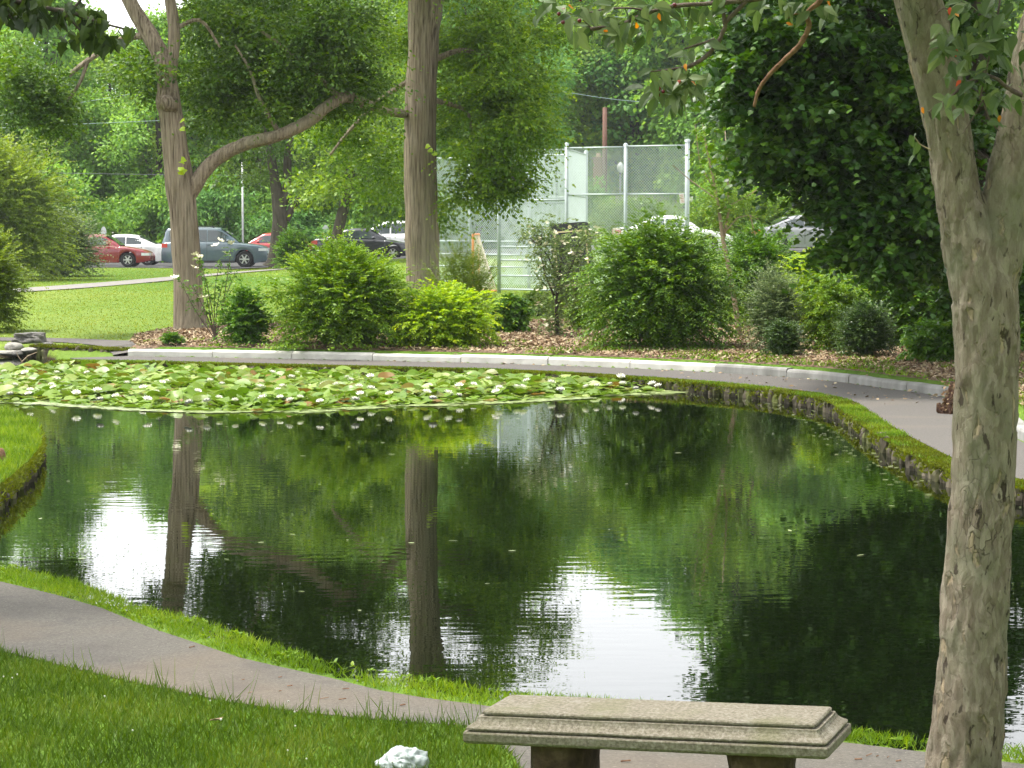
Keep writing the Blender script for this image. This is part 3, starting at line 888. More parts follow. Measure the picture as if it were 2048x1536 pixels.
# ================================================================== planting
M['leaf_mid'] = leaf_mat('oak_leaves', (.027, .072, .005), (.060, .133, .010), (.138, .232, .022), transl=.38)
M['leaf_center'] = leaf_mat('ash_leaves', (.046, .109, .006), (.106, .212, .013), (.248, .363, .029), transl=.4)
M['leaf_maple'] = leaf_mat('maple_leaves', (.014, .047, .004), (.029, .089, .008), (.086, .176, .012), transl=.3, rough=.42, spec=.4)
M['leaf_bright'] = leaf_mat('bright_shrub_leaves', (.059, .139, .006), (.120, .238, .011), (.266, .383, .024), transl=.28)
M['leaf_lime'] = leaf_mat('lime_shrub_leaves', (.113, .215, .008), (.233, .385, .015), (.448, .554, .032), transl=.4)
M['leaf_deep'] = leaf_mat('deep_green_leaves', (.033, .095, .008), (.073, .182, .013), (.163, .290, .025), transl=.32)
M['leaf_grey'] = leaf_mat('grey_green_leaves', (.060, .107, .036), (.140, .205, .072), (.299, .356, .161), transl=.25, rough=.4)
M['leaf_box'] = leaf_mat('box_leaves', (.022, .056, .012), (.050, .106, .020), (.127, .194, .043), transl=.2, rough=.35)
M['leaf_far_a'] = leaf_mat('far_leaves', (.090, .200, .029), (.169, .336, .049), (.315, .503, .081), transl=.4, rough=.6)  # all far leaf colours lightened, haze brightness put into the leaves
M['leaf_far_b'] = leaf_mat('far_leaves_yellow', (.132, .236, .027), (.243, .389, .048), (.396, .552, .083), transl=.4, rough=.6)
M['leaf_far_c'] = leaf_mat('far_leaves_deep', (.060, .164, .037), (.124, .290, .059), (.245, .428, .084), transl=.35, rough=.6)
M['leaf_olive'] = leaf_mat('olive_leaves', (.075, .135, .013), (.158, .237, .025), (.297, .380, .058), transl=.4)
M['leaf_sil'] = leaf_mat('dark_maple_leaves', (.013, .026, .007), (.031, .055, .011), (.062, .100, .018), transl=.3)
M['leaf_bush'] = leaf_mat('dark_bush_leaves', (.034, .098, .006), (.081, .183, .011), (.195, .317, .028), transl=.28)
M['petal'] = plain('cream_petals', (.82, .78, .58), rough=.6)

def gpt(px, py, off=.03):
    z = .3
    for _ in range(5):
        p = G(px, py, z); z = h1(p.x, p.y) + off
    return G(px, py, z)

def shoots(p0, d0, L, nl, size, droop=.5, tint0=.5, spread=.9, flat=.5, tj=.14):
    """leafy sprays: p0, d0 (n,3), L (n,)"""
    n = len(p0)
    t = (np.arange(nl) + .6) / nl
    T = np.repeat(t[None, :], n, 0)
    T = T + rng.uniform(-.4, .4, T.shape) / nl
    g = np.array([0, 0, -1.0])
    pos = p0[:, None, :] + d0[:, None, :] * (L[:, None] * T)[..., None] + g * (droop * L[:, None] * T ** 2)[..., None]
    tan = d0[:, None, :] + g * (2 * droop * T)[..., None]
    tan = tan / np.linalg.norm(tan, axis=2, keepdims=True)
    side = np.cross(tan, np.array([0, 0, 1.0]))
    side = side / np.maximum(np.linalg.norm(side, axis=2, keepdims=True), 1e-6)
    sgn = np.where(np.arange(nl) % 2 == 0, 1, -1)[None, :, None]
    al = tan * .75 + side * sgn * spread + rng.normal(size=pos.shape) * .22 + g * .12
    nor = np.array([0, 0, 1.0]) + tan * -.3 + rng.normal(size=pos.shape) * flat
    m = n * nl
    sz = size * rng.uniform(.7, 1.2, m) * (1.1 - .45 * T.reshape(-1))
    tn = np.clip(np.repeat(tint0 + rng.normal(size=n) * .13, nl) + rng.normal(size=m) * tj + (T.reshape(-1) - .5) * .25, 0, 1)
    return pos.reshape(m, 3), al.reshape(m, 3), nor.reshape(m, 3), sz, tn

def cat(*parts):
    return tuple(np.concatenate(q) for q in zip(*parts))

def foliage(name, data, tmpl, mat, parent, wmul=1.0):
    pos, al, nor, sz, tn = data
    me = scatter_mesh(name, pos - np.array(parent.location)[None, :], al, nor, sz, tmpl, tn, sz * wmul)
    return add(name, me, mat, parent)

def shrub(name, label, px, py, w, top, mat, leaf=.085, tmpl=QUAD_LEAF, nsh=500, nl=12, droop=.35, wmul=1.0, lean=0.0, Y=None, inner=.55, stems=7, cat_='shrub', depth=.9, flatb=.25, shL=.34, group=None, upright=.35):
    """px,py: foot of the shrub in the photograph; w: width in px; top: y of its top in px"""
    base = gpt(px, py) if Y is None else P(px, py, Y)
    if Y is not None: base.z = h1(base.x, base.y) + .02
    Y = base.y
    H = P(px, top, Y).z - base.z
    W = w * mpp(Y) / 2
    root = thing(name, base, label, cat_, group)
    c = np.array([base.x + lean, base.y, base.z + H * (.42 + flatb * .2)])
    rad = np.array([W, W * depth, H * .60])
    n = int(nsh * 1.9)
    d = rand_dirs(n)
    d[:, 2] = np.where(d[:, 2] < -.72, -d[:, 2], d[:, 2])
    d = d / np.power(np.sum(np.abs(d) ** 2.8, axis=1, keepdims=True), 1 / 2.8)
    lump = 1 + .16 * np.sin(d[:, 0] * 4.1 + px) * np.cos(d[:, 1] * 3.7 + d[:, 2] * 4.9 + px * .3) + .1 * np.sin(d[:, 2] * 9 + d[:, 0] * 7)
    r0 = rng.uniform(inner, .97, n)
    p0 = c + d * rad * (r0 * lump)[:, None]
    p0[:, 2] = np.maximum(p0[:, 2], base.z + .04)
    dd = norm(d * np.array([1, 1, .8]) + np.array([0, 0, upright]) + rng.normal(size=(n, 3)) * .25)
    L = .62 * shL * (W + H * .5) * rng.uniform(.5, 1.6, n) * np.where(rng.random(n) < .06, 2.0, 1.0)
    A = shoots(p0, dd, L, nl, leaf, droop)
    m = n * 6
    d2 = rand_dirs(m)
    p2 = c + d2 * rad * (rng.random(m) ** .4 * .8)[:, None]
    p2[:, 2] = np.maximum(p2[:, 2], base.z + .03)
    B = (p2, rand_dirs(m), rand_dirs(m), np.full(m, leaf * 1.3), np.full(m, .35))
    A = cat(A, B)
    A[0][:, 2] = np.maximum(A[0][:, 2], base.z + rng.uniform(.0, .06, len(A[0])))
    foliage('foliage', A, tmpl, mat, root, wmul)
    mb = MB()
    for i in range(stems):
        a = rng.uniform(0, 6.28); q = rng.uniform(.3, .75)
        e = Vector((math.cos(a) * W * q + lean, math.sin(a) * W * depth * q, H * rng.uniform(.45, .8)))
        mid = Vector((e.x * .4, e.y * .4, e.z * .55))
        mb.tube([(math.cos(a) * .03, math.sin(a) * .03, -.05), mid, e], [.018, .013, .006], n=5)
    mb.build('stems', M['bark_dark'], root)
    return root

big_bush = shrub('rounded_bush', 'large bright bush in front of the tall straight trunk', 690, 690, 255, 520, M['leaf_bright'], leaf=.085, nsh=1000, nl=14, droop=.3, wmul=.85, shL=.32)
shrub('rounded_bush', 'low rounded lime green bush with the smoothest dome', 890, 692, 190, 588, M['leaf_lime'], leaf=.075, tmpl=OVAL_LEAF, nsh=620, nl=10, droop=.4, wmul=1.0, shL=.25)
shrub('rounded_bush', 'largest round dark centred bush between the white-flowered tree and the leaning sapling', 1318, 694, 265, 468, M['leaf_bush'], leaf=.085, nsh=1150, nl=14, droop=.5, wmul=.8, shL=.32)
shrub('rose_bush', 'small dark leafy bush beside the rose at the left trunk', 492, 688, 84, 592, M['leaf_deep'], leaf=.08, tmpl=OVAL_LEAF, nsh=190, nl=8, droop=.3, wmul=1.2, stems=5)
shrub('drooping_shrub', 'small shrub with big drooping leaves behind the mulch gap', 1022, 664, 62, 600, M['leaf_deep'], leaf=.12, tmpl=OVAL_LEAF, nsh=110, nl=8, droop=.8, wmul=1.0)
shrub('fern_clump', 'ferny clump at the foot of the ball fence', 1075, 628, 60, 590, M['leaf_bright'], leaf=.09, nsh=90, nl=14, droop=.7, wmul=.5)
shrub('fern_clump', 'pale ferny growth squeezed against the left of the largest round bush', 1165, 660, 60, 580, M['leaf_bright'], leaf=.07, nsh=140, nl=12, droop=.5, wmul=.6)
shrub('wispy_shrub', 'tall wispy shrub rising right of the tall straight trunk', 925, 630, 120, 520, M['leaf_olive'], leaf=.08, nsh=210, nl=16, droop=.1, wmul=.45, upright=1.4, shL=.5)
shrub('dense_bush', 'dense dark bush behind the leaning sapling', 1520, 640, 150, 480, M['leaf_deep'], leaf=.09, nsh=520, nl=13, droop=.35, wmul=.85, Y=46)
shrub('grey_shrub', 'grey green upright shrub just right of the leaning sapling', 1550, 700, 98, 555, M['leaf_grey'], leaf=.05, nsh=420, nl=13, droop=.2, wmul=.8)
shrub('dense_bush', 'low dark skirt of leaves at the foot of the grey shrub', 1566, 712, 72, 650, M['leaf_box'], leaf=.05, nsh=180, nl=10, droop=.3)
shrub('lime_shrub', 'yellow green loose bush under the maple branches', 1640, 660, 140, 520, M['leaf_lime'], leaf=.085, nsh=420, nl=13, droop=.35, wmul=.85, Y=43.5)
shrub('arching_shrub', 'arching fine leaved green bush left of the clipped dark bush', 1672, 700, 118, 575, M['leaf_bright'], leaf=.075, nsh=420, nl=16, droop=.7, wmul=.55)
shrub('clipped_bush', 'clipped dark small leaved bush on a short stem', 1730, 712, 104, 625, M['leaf_box'], leaf=.045, nsh=560, nl=10, droop=.2, flatb=.5)
shrub('broadleaf_shrub', 'broad leaved dark shrub left of the forked trunk', 1865, 690, 170, 530, M['leaf_deep'], leaf=.12, tmpl=OVAL_LEAF, nsh=330, nl=11, droop=.7, wmul=1.0)
shrub('broadleaf_shrub', 'low broad leaved sprawl of leaves spilling onto the mulch', 1880, 722, 130, 650, M['leaf_deep'], leaf=.09, tmpl=OVAL_LEAF, nsh=170, nl=10, droop=.8, wmul=1.0)
shrub('dense_bush', 'dark bush deep under the maple behind the forked trunk', 1840, 660, 330, 480, M['leaf_deep'], leaf=.11, nsh=700, nl=12, droop=.5, Y=40)
shrub('dense_bush', 'dark bush at the right edge behind the forked trunk', 2070, 700, 190, 480, M['leaf_deep'], leaf=.11, nsh=420, nl=12, droop=.5)
shrub('round_shrub', 'small round dark shrub beside the forked far trunk and black car', 588, 524, 66, 474, M['leaf_deep'], leaf=.14, nsh=300, nl=9, droop=.2, Y=97)
# left edge
shrub('tall_shrub', 'tall yellow green shrub filling the left edge above the lawn', -10, 560, 300, 300, M['leaf_olive'], leaf=.15, nsh=1100, nl=14, droop=.3, Y=84, shL=.25)
shrub('glossy_shrub', 'dark glossy shrub hiding the back of the red sedan', 118, 556, 150, 440, M['leaf_grey'], leaf=.12, nsh=700, nl=12, droop=.2, Y=90)
shrub('edge_shrub', 'leafy shrub cut off by the left edge beside the boulder', -30, 660, 130, 480, M['leaf_olive'], leaf=.08, nsh=600, nl=14, droop=.3)

# low weedy plant by the left trunk foot
shrub('low_plant', 'tiny leafy plant at the foot of the left trunk', 345, 688, 40, 668, M['leaf_deep'], leaf=.05, nsh=60, nl=7)

# ------------------------------------------------------------------ rose with pale blooms in front of the left trunk
base = gpt(432, 682)
rose = thing('rose_plant', base, 'leggy rose with pale cream blooms against the left trunk', 'rose')
mb = MB(); tips = []
for (tx, ty) in [(398, 515), (405, 545), (440, 520), (462, 500), (470, 545), (420, 590), (448, 560), (385, 570), (455, 600), (360, 560)]:
    e = P(tx, ty, base.y + random.uniform(-.2, .2)); m_ = base.lerp(e, .5) + Vector((random.uniform(-.08, .08), 0, .05))
    pts = [p - base for p in (base, m_, e)]
    mb.tube(spline(pts, 4), [.012 - .0009 * i for i in range(9)], n=5)
    tips.append((m_, e))
mb.build('stems', M['twig'], rose)
p0 = np.array([list(a.lerp(b, q)) for a, b in tips for q in (0, .25, .5, .7, .9, 1)]).repeat(3, 0)
dd = norm(rng.normal(size=p0.shape) + np.array([0, 0, .4]))
foliage('foliage', shoots(p0, dd, rng.uniform(.1, .25, len(p0)), 6, .06, .4), OVAL_LEAF, M['leaf_deep'], rose, 1.2)
bl = MB()
for k in range(7):
    a = k * 2.4
    c, s = math.cos(a), math.sin(a)
    r_ = .03 + .004 * k
    bl.addv([(0, 0, .0), (r_ * c - .018 * s, r_ * s + .018 * c, .02), (r_ * 1.25 * c, r_ * 1.25 * s, .032), (r_ * c + .018 * s, r_ * s - .018 * c, .02)], [(0, 1, 2, 3)])
bloom_me = bl.mesh('bloom'); bloom_me.materials.append(M['petal'])
for (bx_, by_) in [(392, 510), (398, 515), (395, 522), (402, 518), (389, 536), (350, 556), (463, 488), (452, 508), (405, 595), (415, 595), (440, 482), (432, 492)]:
    o = add('bloom', bloom_me, None, rose, loc=P(bx_, by_, base.y - .12) - base, rot=(random.uniform(-.5, .5), random.uniform(-.5, .5), random.random() * 6)); o.scale = (1.3,) * 3

# ------------------------------------------------------------------ small tree with white flowers
base = gpt(1115, 672)
dog = thing('dogwood_tree', base, 'small slender tree dotted with white flowers in front of the ball fence', 'tree')
Yd = base.y
mb = MB()
trunk = [(1115, 676), (1114, 640), (1112, 600), (1118, 560), (1122, 520), (1125, 480)]
mb.tube([P(*q, Yd) - base for q in trunk], [.04, .036, .03, .024, .016, .008], n=8)
for ln in ([(1112, 600), (1090, 550), (1080, 500), (1085, 455)], [(1114, 590), (1140, 540), (1160, 490), (1175, 465)], [(1118, 560), (1095, 510), (1060, 475)], [(1113, 610), (1150, 580), (1165, 540)]):
    mb.tube([P(*q, Yd + random.uniform(-.1, .1)) - base for q in ln], [.022, .016, .010, .006][:len(ln)], n=6)
mb.build('trunk', M['bark_dark'], dog, smooth=True)
def ellipse_pts(spec):
    out = []
    for (cx, cy, rx, ry, n, Y0, Y1) in spec:
        for _ in range(n):
            a = random.random() * 6.283; q = math.sqrt(random.random())
            out.append(P(cx + rx * q * math.cos(a), cy + ry * q * math.sin(a), random.uniform(Y0, Y1)))
    return out
c = ellipse_pts([(1085, 465, 28, 28, 16, Yd - .2, Yd + .2), (1055, 465, 14, 14, 5, Yd - .2, Yd + .2), (1110, 520, 48, 48, 40, Yd - .4, Yd + .4), (1160, 500, 30, 45, 26, Yd - .4, Yd + .4), (1120, 590, 45, 40, 38, Yd - .4, Yd + .4), (1110, 640, 20, 25, 10, Yd - .2, Yd + .2), (1195, 465, 16, 10, 4, Yd - .1, Yd + .1)])
p0 = np.array([list(q) for q in c]).repeat(7, 0) + rng.normal(size=(len(c) * 7, 3)) * .08
dd = norm(rng.normal(size=p0.shape) + np.array([0, 0, .3]))
foliage('crown', shoots(p0, dd, rng.uniform(.12, .3, len(p0)), 7, .066, .6), OVAL_LEAF, leaf_mat('dogwood_leaves', (.07, .12, .03), (.13, .20, .055), (.26, .33, .12), transl=.35), dog, 1.1)
for i in range(80):
    q = random.choice(c)
    o = add('bloom', bloom_me, None, dog, loc=q - base + Vector((random.uniform(-.1, .1), -.18, random.uniform(-.05, .1))), rot=(random.uniform(.0, .8), random.uniform(-.5, .5), random.random() * 6))
    o.scale = (random.uniform(.6, .95),) * 3

# ------------------------------------------------------------------ leaning sapling
base = gpt(1478, 672)
sap = thing('leaning_sapling', base, 'thin leaning sapling with peeling pale stem and dead twigs', 'tree')
Ys = base.y
mb = MB()
mb.tube(spline([P(*q, Ys) - base for q in [(1480, 678), (1472, 620), (1460, 550), (1446, 480), (1438, 420), (1425, 350), (1412, 290), (1405, 240)]], 3), [.055 - .0021 * i for i in range(22)], n=8)
mb.tube([P(*q, Ys) - base for q in [(1446, 480), (1458, 420), (1455, 340), (1450, 260)]], [.03, .022, .014, .006], n=6)
mb.build('trunk', M['pale_twig'], sap, smooth=True)
mb = MB()
for ln in ([(1445, 470), (1475, 435), (1500, 430), (1530, 445)], [(1430, 380), (1400, 330), (1390, 250), (1402, 235)], [(1440, 420), (1490, 395), (1545, 360)], [(1435, 400), (1380, 360), (1345, 330)], [(1500, 430), (1510, 470)]):
    mb.tube([P(*q, Ys + random.uniform(-.1, .1)) - base for q in ln], [.014, .010, .007, .004][:len(ln)], n=5)
mb.build('dead_twigs', M['pale_twig'], sap)
c = ellipse_pts([(1420, 290, 30, 50, 16, Ys - .3, Ys + .3), (1440, 370, 45, 45, 34, Ys - .3, Ys + .3), (1490, 340, 35, 30, 14, Ys - .3, Ys + .3), (1440, 440, 25, 30, 14, Ys - .2, Ys + .2), (1470, 400, 50, 25, 16, Ys - .3, Ys + .3), (1480, 600, 18, 60, 18, Ys - .1, Ys + .1), (1440, 660, 25, 14, 8, Ys - .1, Ys + .1)])
p0 = np.array([list(q) for q in c]).repeat(3, 0) + rng.normal(size=(len(c) * 3, 3)) * .06
dd = norm(rng.normal(size=p0.shape) + np.array([0, 0, -.1]))
foliage('crown', shoots(p0, dd, rng.uniform(.15, .35, len(p0)), 9, .085, .7), QUAD_LEAF, M['leaf_bright'], sap, .7)

# ------------------------------------------------------------------ the two big trunks on the far bank
def clumps_from(spec, rad, flat=.62):
    out = []
    for (cx, cy, rx, ry, n, Y0, Y1) in spec:
        for _ in range(n):
            a = random.random() * 6.283; q = math.sqrt(random.random())
            Yq = random.uniform(Y0, Y1)
            p = P(cx + rx * q * math.cos(a), cy + ry * q * math.sin(a), Yq)
            r_ = rad * random.uniform(.7, 1.35)
            out.append((p.x, p.y, p.z, r_, r_, r_ * flat))
    return out
def limb(mb, pts, Y, base, n=12, sub=4, wob=.06, dy=0.0):
    k = mpp(Y)
    a = spline([(p[0], p[1], p[2], (p[3] if len(p) > 3 else 0)) for p in pts], sub)
    mb.tube([P(q[0], q[1], Y + q[3]) - base for q in a], [max(.006, q[2] * k) for q in a], n=n, wob=wob, wscale=6, vstretch=4)
Yl = 45.7
base = P(380, 660, Yl); base.z = h1(base.x, base.y)
lt = thing('shade_tree', base, 'grey barked tree at the left with a long limb reaching right', 'tree')
mb = MB()
limb(mb, [(384, 678, 46), (382, 655, 36), (378, 610, 30.5), (373, 520, 28.5), (367, 430, 28), (360, 370, 28), (351, 300, 25.5), (342, 230, 24), (337, 205, 25), (335, 170, 20), (327, 125, 18), (305, 80, 17), (275, 30, 15), (250, -20, 14), (215, -110, 12), (190, -220, 9)], Yl, base, n=28, sub=8, wob=.10)
mb.build('trunk', M['bark_grey'], lt, smooth=True)
mb = MB()
limb(mb, [(372, 400, 17), (395, 362, 15), (430, 320, 14), (490, 288, 13), (560, 270, 12.5), (620, 240, 12.5), (655, 212, 12), (692, 194, 11.5, .3), (735, 209, 11, 1.2), (785, 224, 11, 4.5), (830, 230, 9, 7.6), (870, 236, 6, 9)], Yl, base, n=14, sub=5, wob=.12)
mb.build('limb', M['bark_grey'], lt, smooth=True)
mb = MB()
limb(mb, [(336, 165, 15), (346, 110, 12), (348, 60, 12), (340, 0, 11), (325, -80, 9), (315, -180, 6)], Yl, base, n=12)
mb.build('limb', M['bark_grey'], lt, smooth=True)
mb = MB()
limb(mb, [(300, 70, 8), (245, 78, 6), (200, 105, 5.5), (160, 132, 5), (138, 152, 4)], Yl, base, n=8)
limb(mb, [(175, 122, 4), (160, 165, 3.5), (132, 208, 3), (128, 225, 3), (115, 252, 1.5)], Yl, base, n=6)
limb(mb, [(680, 195, 5), (600, 120, 4), (520, 60, 3)], Yl, base, n=6)
limb(mb, [(348, 60, 5), (400, 40, 4), (440, 95, 2.5)], Yl, base, n=6)
limb(mb, [(560, 268, 5), (520, 200, 4), (500, 140, 3), (470, 90, 2)], Yl, base, n=6)
mb.build('branches', M['bark_grey'], lt)
mb = MB()      # pruned stub
mb.tube([P(345, 210, Yl - .1) - base, P(328, 206, Yl - .25) - base, P(322, 208, Yl - .3) - base], [.2, .16, .14], n=12, wob=.2, wscale=9)
mb.build('pruned_stub', M['bark_grey'], lt, smooth=True)
cl = clumps_from([(60, 190, 70, 60, 16, 44.8, 46.5), (15, 130, 40, 60, 5, 45, 46.5), (110, 235, 25, 30, 4, 45, 46), (295, 150, 40, 45, 9, 45, 47), (450, 80, 90, 85, 26, 46, 49), (560, 110, 110, 110, 44, 45, 49), (670, 100, 85, 100, 36, 45, 49), (715, 170, 50, 60, 9, 46, 48.5),
                  (450, 190, 60, 40, 10, 46, 48.5), (600, 215, 60, 30, 7, 46, 49), (560, -90, 200, 80, 34, 45, 50), (330, -110, 110, 50, 12, 45, 49), (430, 235, 30, 25, 4, 46, 47.5), (500, -260, 260, 110, 34, 44, 50)], .46)
foliage('crown', cat(clump_leaves(cl, 170, .095, droop=.3), spray_leaves(cl, 13, 12, .115, .3)), QUAD_LEAF, M['leaf_mid'], lt, 1.1)

Yc = 52.0
base = P(848, 612, Yc); base.z = h1(base.x, base.y)
ct = thing('shade_tree', base, 'tall straight furrowed trunk at the centre rising out of the bushes', 'tree')
mb = MB()
limb(mb, [(850, 625, 48), (849, 590, 38), (846, 540, 34), (843, 450, 33), (841, 350, 32), (841, 250, 31.5), (843, 170, 31), (846, 110, 30), (848, 60, 31), (850, 10, 34), (838, -50, 26), (825, -140, 22), (815, -300, 15)], Yc, base, n=28, sub=8, wob=.09)
limb(mb, [(850, 40, 24), (868, -10, 22), (890, -80, 18), (920, -200, 12)], Yc, base, n=14)
mb.build('trunk', M['bark_grey'], ct, smooth=True)
mb = MB()
limb(mb, [(865, 200, 7), (905, 210, 5), (935, 225, 4), (945, 270, 3.2), (965, 300, 2.6), (1000, 320, 2)], Yc, base, n=6)
limb(mb, [(868, 120, 7), (930, 100, 5), (1010, 130, 3)], Yc, base, n=6)
limb(mb, [(820, 160, 6), (760, 200, 5), (700, 260, 4), (660, 310, 2.5)], Yc + .4, base, n=6)
limb(mb, [(965, 300, 2.5), (1010, 340, 2), (1060, 390, 1.2)], Yc, base, n=5)
mb.build('branches', M['bark_grey'], ct)
cl = clumps_from([(960, 110, 90, 90, 34, 50.5, 54), (1030, 150, 70, 90, 26, 50.5, 54), (950, 240, 80, 70, 24, 50.5, 54), (1030, 270, 70, 60, 20, 51, 53.5), (990, 345, 70, 35, 14, 51, 53), (960, 390, 40, 20, 4, 51.5, 52.5), (1050, 375, 30, 18, 4, 51.5, 52.5), (890, 60, 60, 60, 10, 52.5, 55), (1100, 60, 30, 40, 5, 51, 53),
                  (735, 270, 60, 50, 9, 52.5, 55), (770, 360, 35, 50, 5, 52.5, 54.5), (670, 240, 60, 40, 5, 53, 55), (800, 60, 60, 40, 6, 51, 51.8), (880, 420, 25, 50, 5, 53, 54), (830, -80, 180, 60, 26, 50, 56), (820, -230, 230, 110, 36, 49, 56), (960, -20, 110, 50, 12, 50, 55)], .48)
def off_trunk(c_):
    px_ = 1024 + F * c_[0] / c_[1]
    if abs(px_ - 845) < 78 and c_[2] < 7.4: c_ = (c_[0] * 54.2 / c_[1], 54.2, c_[2]) + tuple(c_[3:])
    return c_
cl = [off_trunk(c_) for c_ in cl]
foliage('crown', cat(clump_leaves(cl, 170, .10, droop=.3), spray_leaves(cl, 13, 12, .12, .35)), QUAD_LEAF, M['leaf_center'], ct, 1.1)
# vine leaves on the bark
vx = [P(362, y_, Yl - .66) for y_ in (318, 326, 334, 342, 350, 240, 255)] + [P(851, 292, Yc - .68), P(858, 298, Yc - .68), P(866, 305, Yc - .66)]
for host, pts in ((lt, vx[:7]), (ct, vx[7:])):
    mb_pos = np.array([list(p) for p in pts])
    foliage('vine_leaves', (mb_pos, np.tile(np.array([[.7, -.3, -.4]]), (len(pts), 1)) + rng.normal(size=mb_pos.shape) * .4, np.tile(np.array([[0, -1.0, .4]]), (len(pts), 1)), np.full(len(pts), .13), np.full(len(pts), .7)), MAPLE_LEAF, M['leaf_lime'], host)

# ------------------------------------------------------------------ dark maple on the right
Ym = 33.5
base = P(1985, 700, Ym); base.z = h1(base.x, base.y)
mt = thing('maple_tree', base, 'dense dark green maple whose crown fills the upper right', 'tree')
mb = MB()
limb(mb, [(1985, 720, 40), (1982, 640, 32), (1975, 500, 29), (1965, 300, 26), (1950, 100, 22), (1930, -150, 17), (1920, -500, 9)], Ym, base, n=16)
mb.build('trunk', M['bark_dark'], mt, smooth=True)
mb = MB()
for q in ([(1975, 330, 12), (1850, 230, 9), (1680, 150, 6), (1520, 130, 3)], [(1975, 430, 12), (1850, 400, 9), (1720, 380, 6), (1600, 370, 3)], [(1960, 200, 12), (1800, 60, 9), (1620, -20, 6), (1500, -40, 3)], [(1975, 480, 9), (1850, 480, 6), (1720, 480, 4)]):
    limb(mb, q, Ym - .5, base, n=7)
mb.build('branches', M['bark_dark'], mt)
spec = [(1600, 60, 150, 90, 34, 31, 35), (1560, 170, 120, 80, 26, 31, 34.5), (1700, 180, 150, 120, 50, 31, 35.5), (1640, 290, 130, 70, 30, 31, 34.5), (1740, 330, 130, 110, 46, 31, 35.5), (1725, 420, 75, 50, 18, 31, 34), (1800, 450, 120, 80, 32, 31, 35),
        (1880, 200, 120, 200, 50, 32, 36), (1980, 300, 100, 200, 40, 33, 36.5), (1740, 500, 80, 30, 8, 31, 33), (1880, 520, 100, 40, 10, 31.5, 34), (1840, -90, 230, 80, 46, 30, 36), (1890, -300, 230, 130, 40, 29, 36), (1500, 195, 50, 30, 6, 31.5, 33), (1500, 20, 50, 60, 8, 31.5, 34), (1560, 330, 40, 30, 6, 31.5, 33)]
cl = clumps_from(spec, .34, flat=.42)
data = cat(clump_leaves(cl, 110, .10, droop=.5, up=1.0, tint_clump=.3), spray_leaves(cl, 11, 9, .13, .45, 2.1))
order = np.argsort(data[0][:, 1] + 3 * (~in_view(data[0][:, 0], data[0][:, 1], .98)) + 9 * (np.abs(data[0][:, 2] - 4.0) > 2.2))
first = order[:290]
rest = np.setdiff1d(np.arange(len(data[0])), first)
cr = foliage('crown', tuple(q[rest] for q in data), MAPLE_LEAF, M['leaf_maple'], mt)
tag(cr, kind='stuff')
def leaf_objects(data, sel, tmpl, mats, parent, origin=None, name='leaf'):
    """each leaf an object of its own, sharing a few meshes"""
    tv, tf = tmpl
    mes = []
    for j, m_ in enumerate(mats):
        me = bpy.data.meshes.new(name)
        me.from_pydata([tuple(q) for q in tv], [], tf)
        a_ = me.attributes.new('tint', 'FLOAT', 'POINT'); a_.data.foreach_set('value', [m_[1]] * len(tv))
        me.materials.append(m_[0]); me.update()
        mes.append(me)
    pos, al, nor, sz, tn = data
    for i in sel:
        a = Vector(al[i]).normalized(); nn = Vector(nor[i]); nn = (nn - a * nn.dot(a)).normalized(); b = nn.cross(a)
        o = bpy.data.objects.new(name, mes[int(np.argmin([abs(m_[1] - tn[i]) + 2 * (len(m_) > 2) * (random.random()) for m_ in mats]))])
        rot = Matrix((a, b, nn)).transposed().to_4x4()
        o.matrix_basis = Matrix.Translation(Vector(pos[i]) - Vector(origin if origin is not None else parent.location)) @ rot @ Matrix.Scale(float(sz[i]), 4)
        link(o, parent)
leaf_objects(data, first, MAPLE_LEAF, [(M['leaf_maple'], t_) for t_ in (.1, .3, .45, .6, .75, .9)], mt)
# ================================================================== water lilies
def pad_mat():
    m, nt, out = _mat('lily_pad_leaf')
    at = N(nt, 'ShaderNodeAttribute', attribute_name='tint')
    r = ramp(nt, [(0.0, (.22, .09, .02)), (0.07, (.24, .17, .02)), (0.14, (.14, .20, .010)), (0.45, (.115, .22, .008)), (0.75, (.19, .30, .020)), (1.0, (.30, .38, .09))])
    nt.links.new(at.outputs['Fac'], r.inputs[0])
    p = N(nt, 'ShaderNodeBsdfPrincipled'); p.inputs['Roughness'].default_value = .4; p.inputs['Specular IOR Level'].default_value = .42
    t = N(nt, 'ShaderNodeBsdfTranslucent')
    nt.links.new(r.outputs[0], p.inputs['Base Color']); nt.links.new(r.outputs[0], t.inputs['Color'])
    mx = N(nt, 'ShaderNodeMixShader'); mx.inputs[0].default_value = .3
    nt.links.new(p.outputs[0], mx.inputs[1]); nt.links.new(t.outputs[0], mx.inputs[2]); nt.links.new(mx.outputs[0], out.inputs['Surface'])
    return m
M['pad'] = pad_mat()
M['lily_white'] = plain('lily_petals', (.80, .79, .72), rough=.5)
M['lily_yellow'] = plain('lily_stamens', (.75, .50, .06), rough=.7)
M['duckweed'] = leaf_mat('floating_leaf', (.16, .22, .06), (.30, .38, .14), (.46, .52, .26), transl=.15, rough=.3, spec=.6)

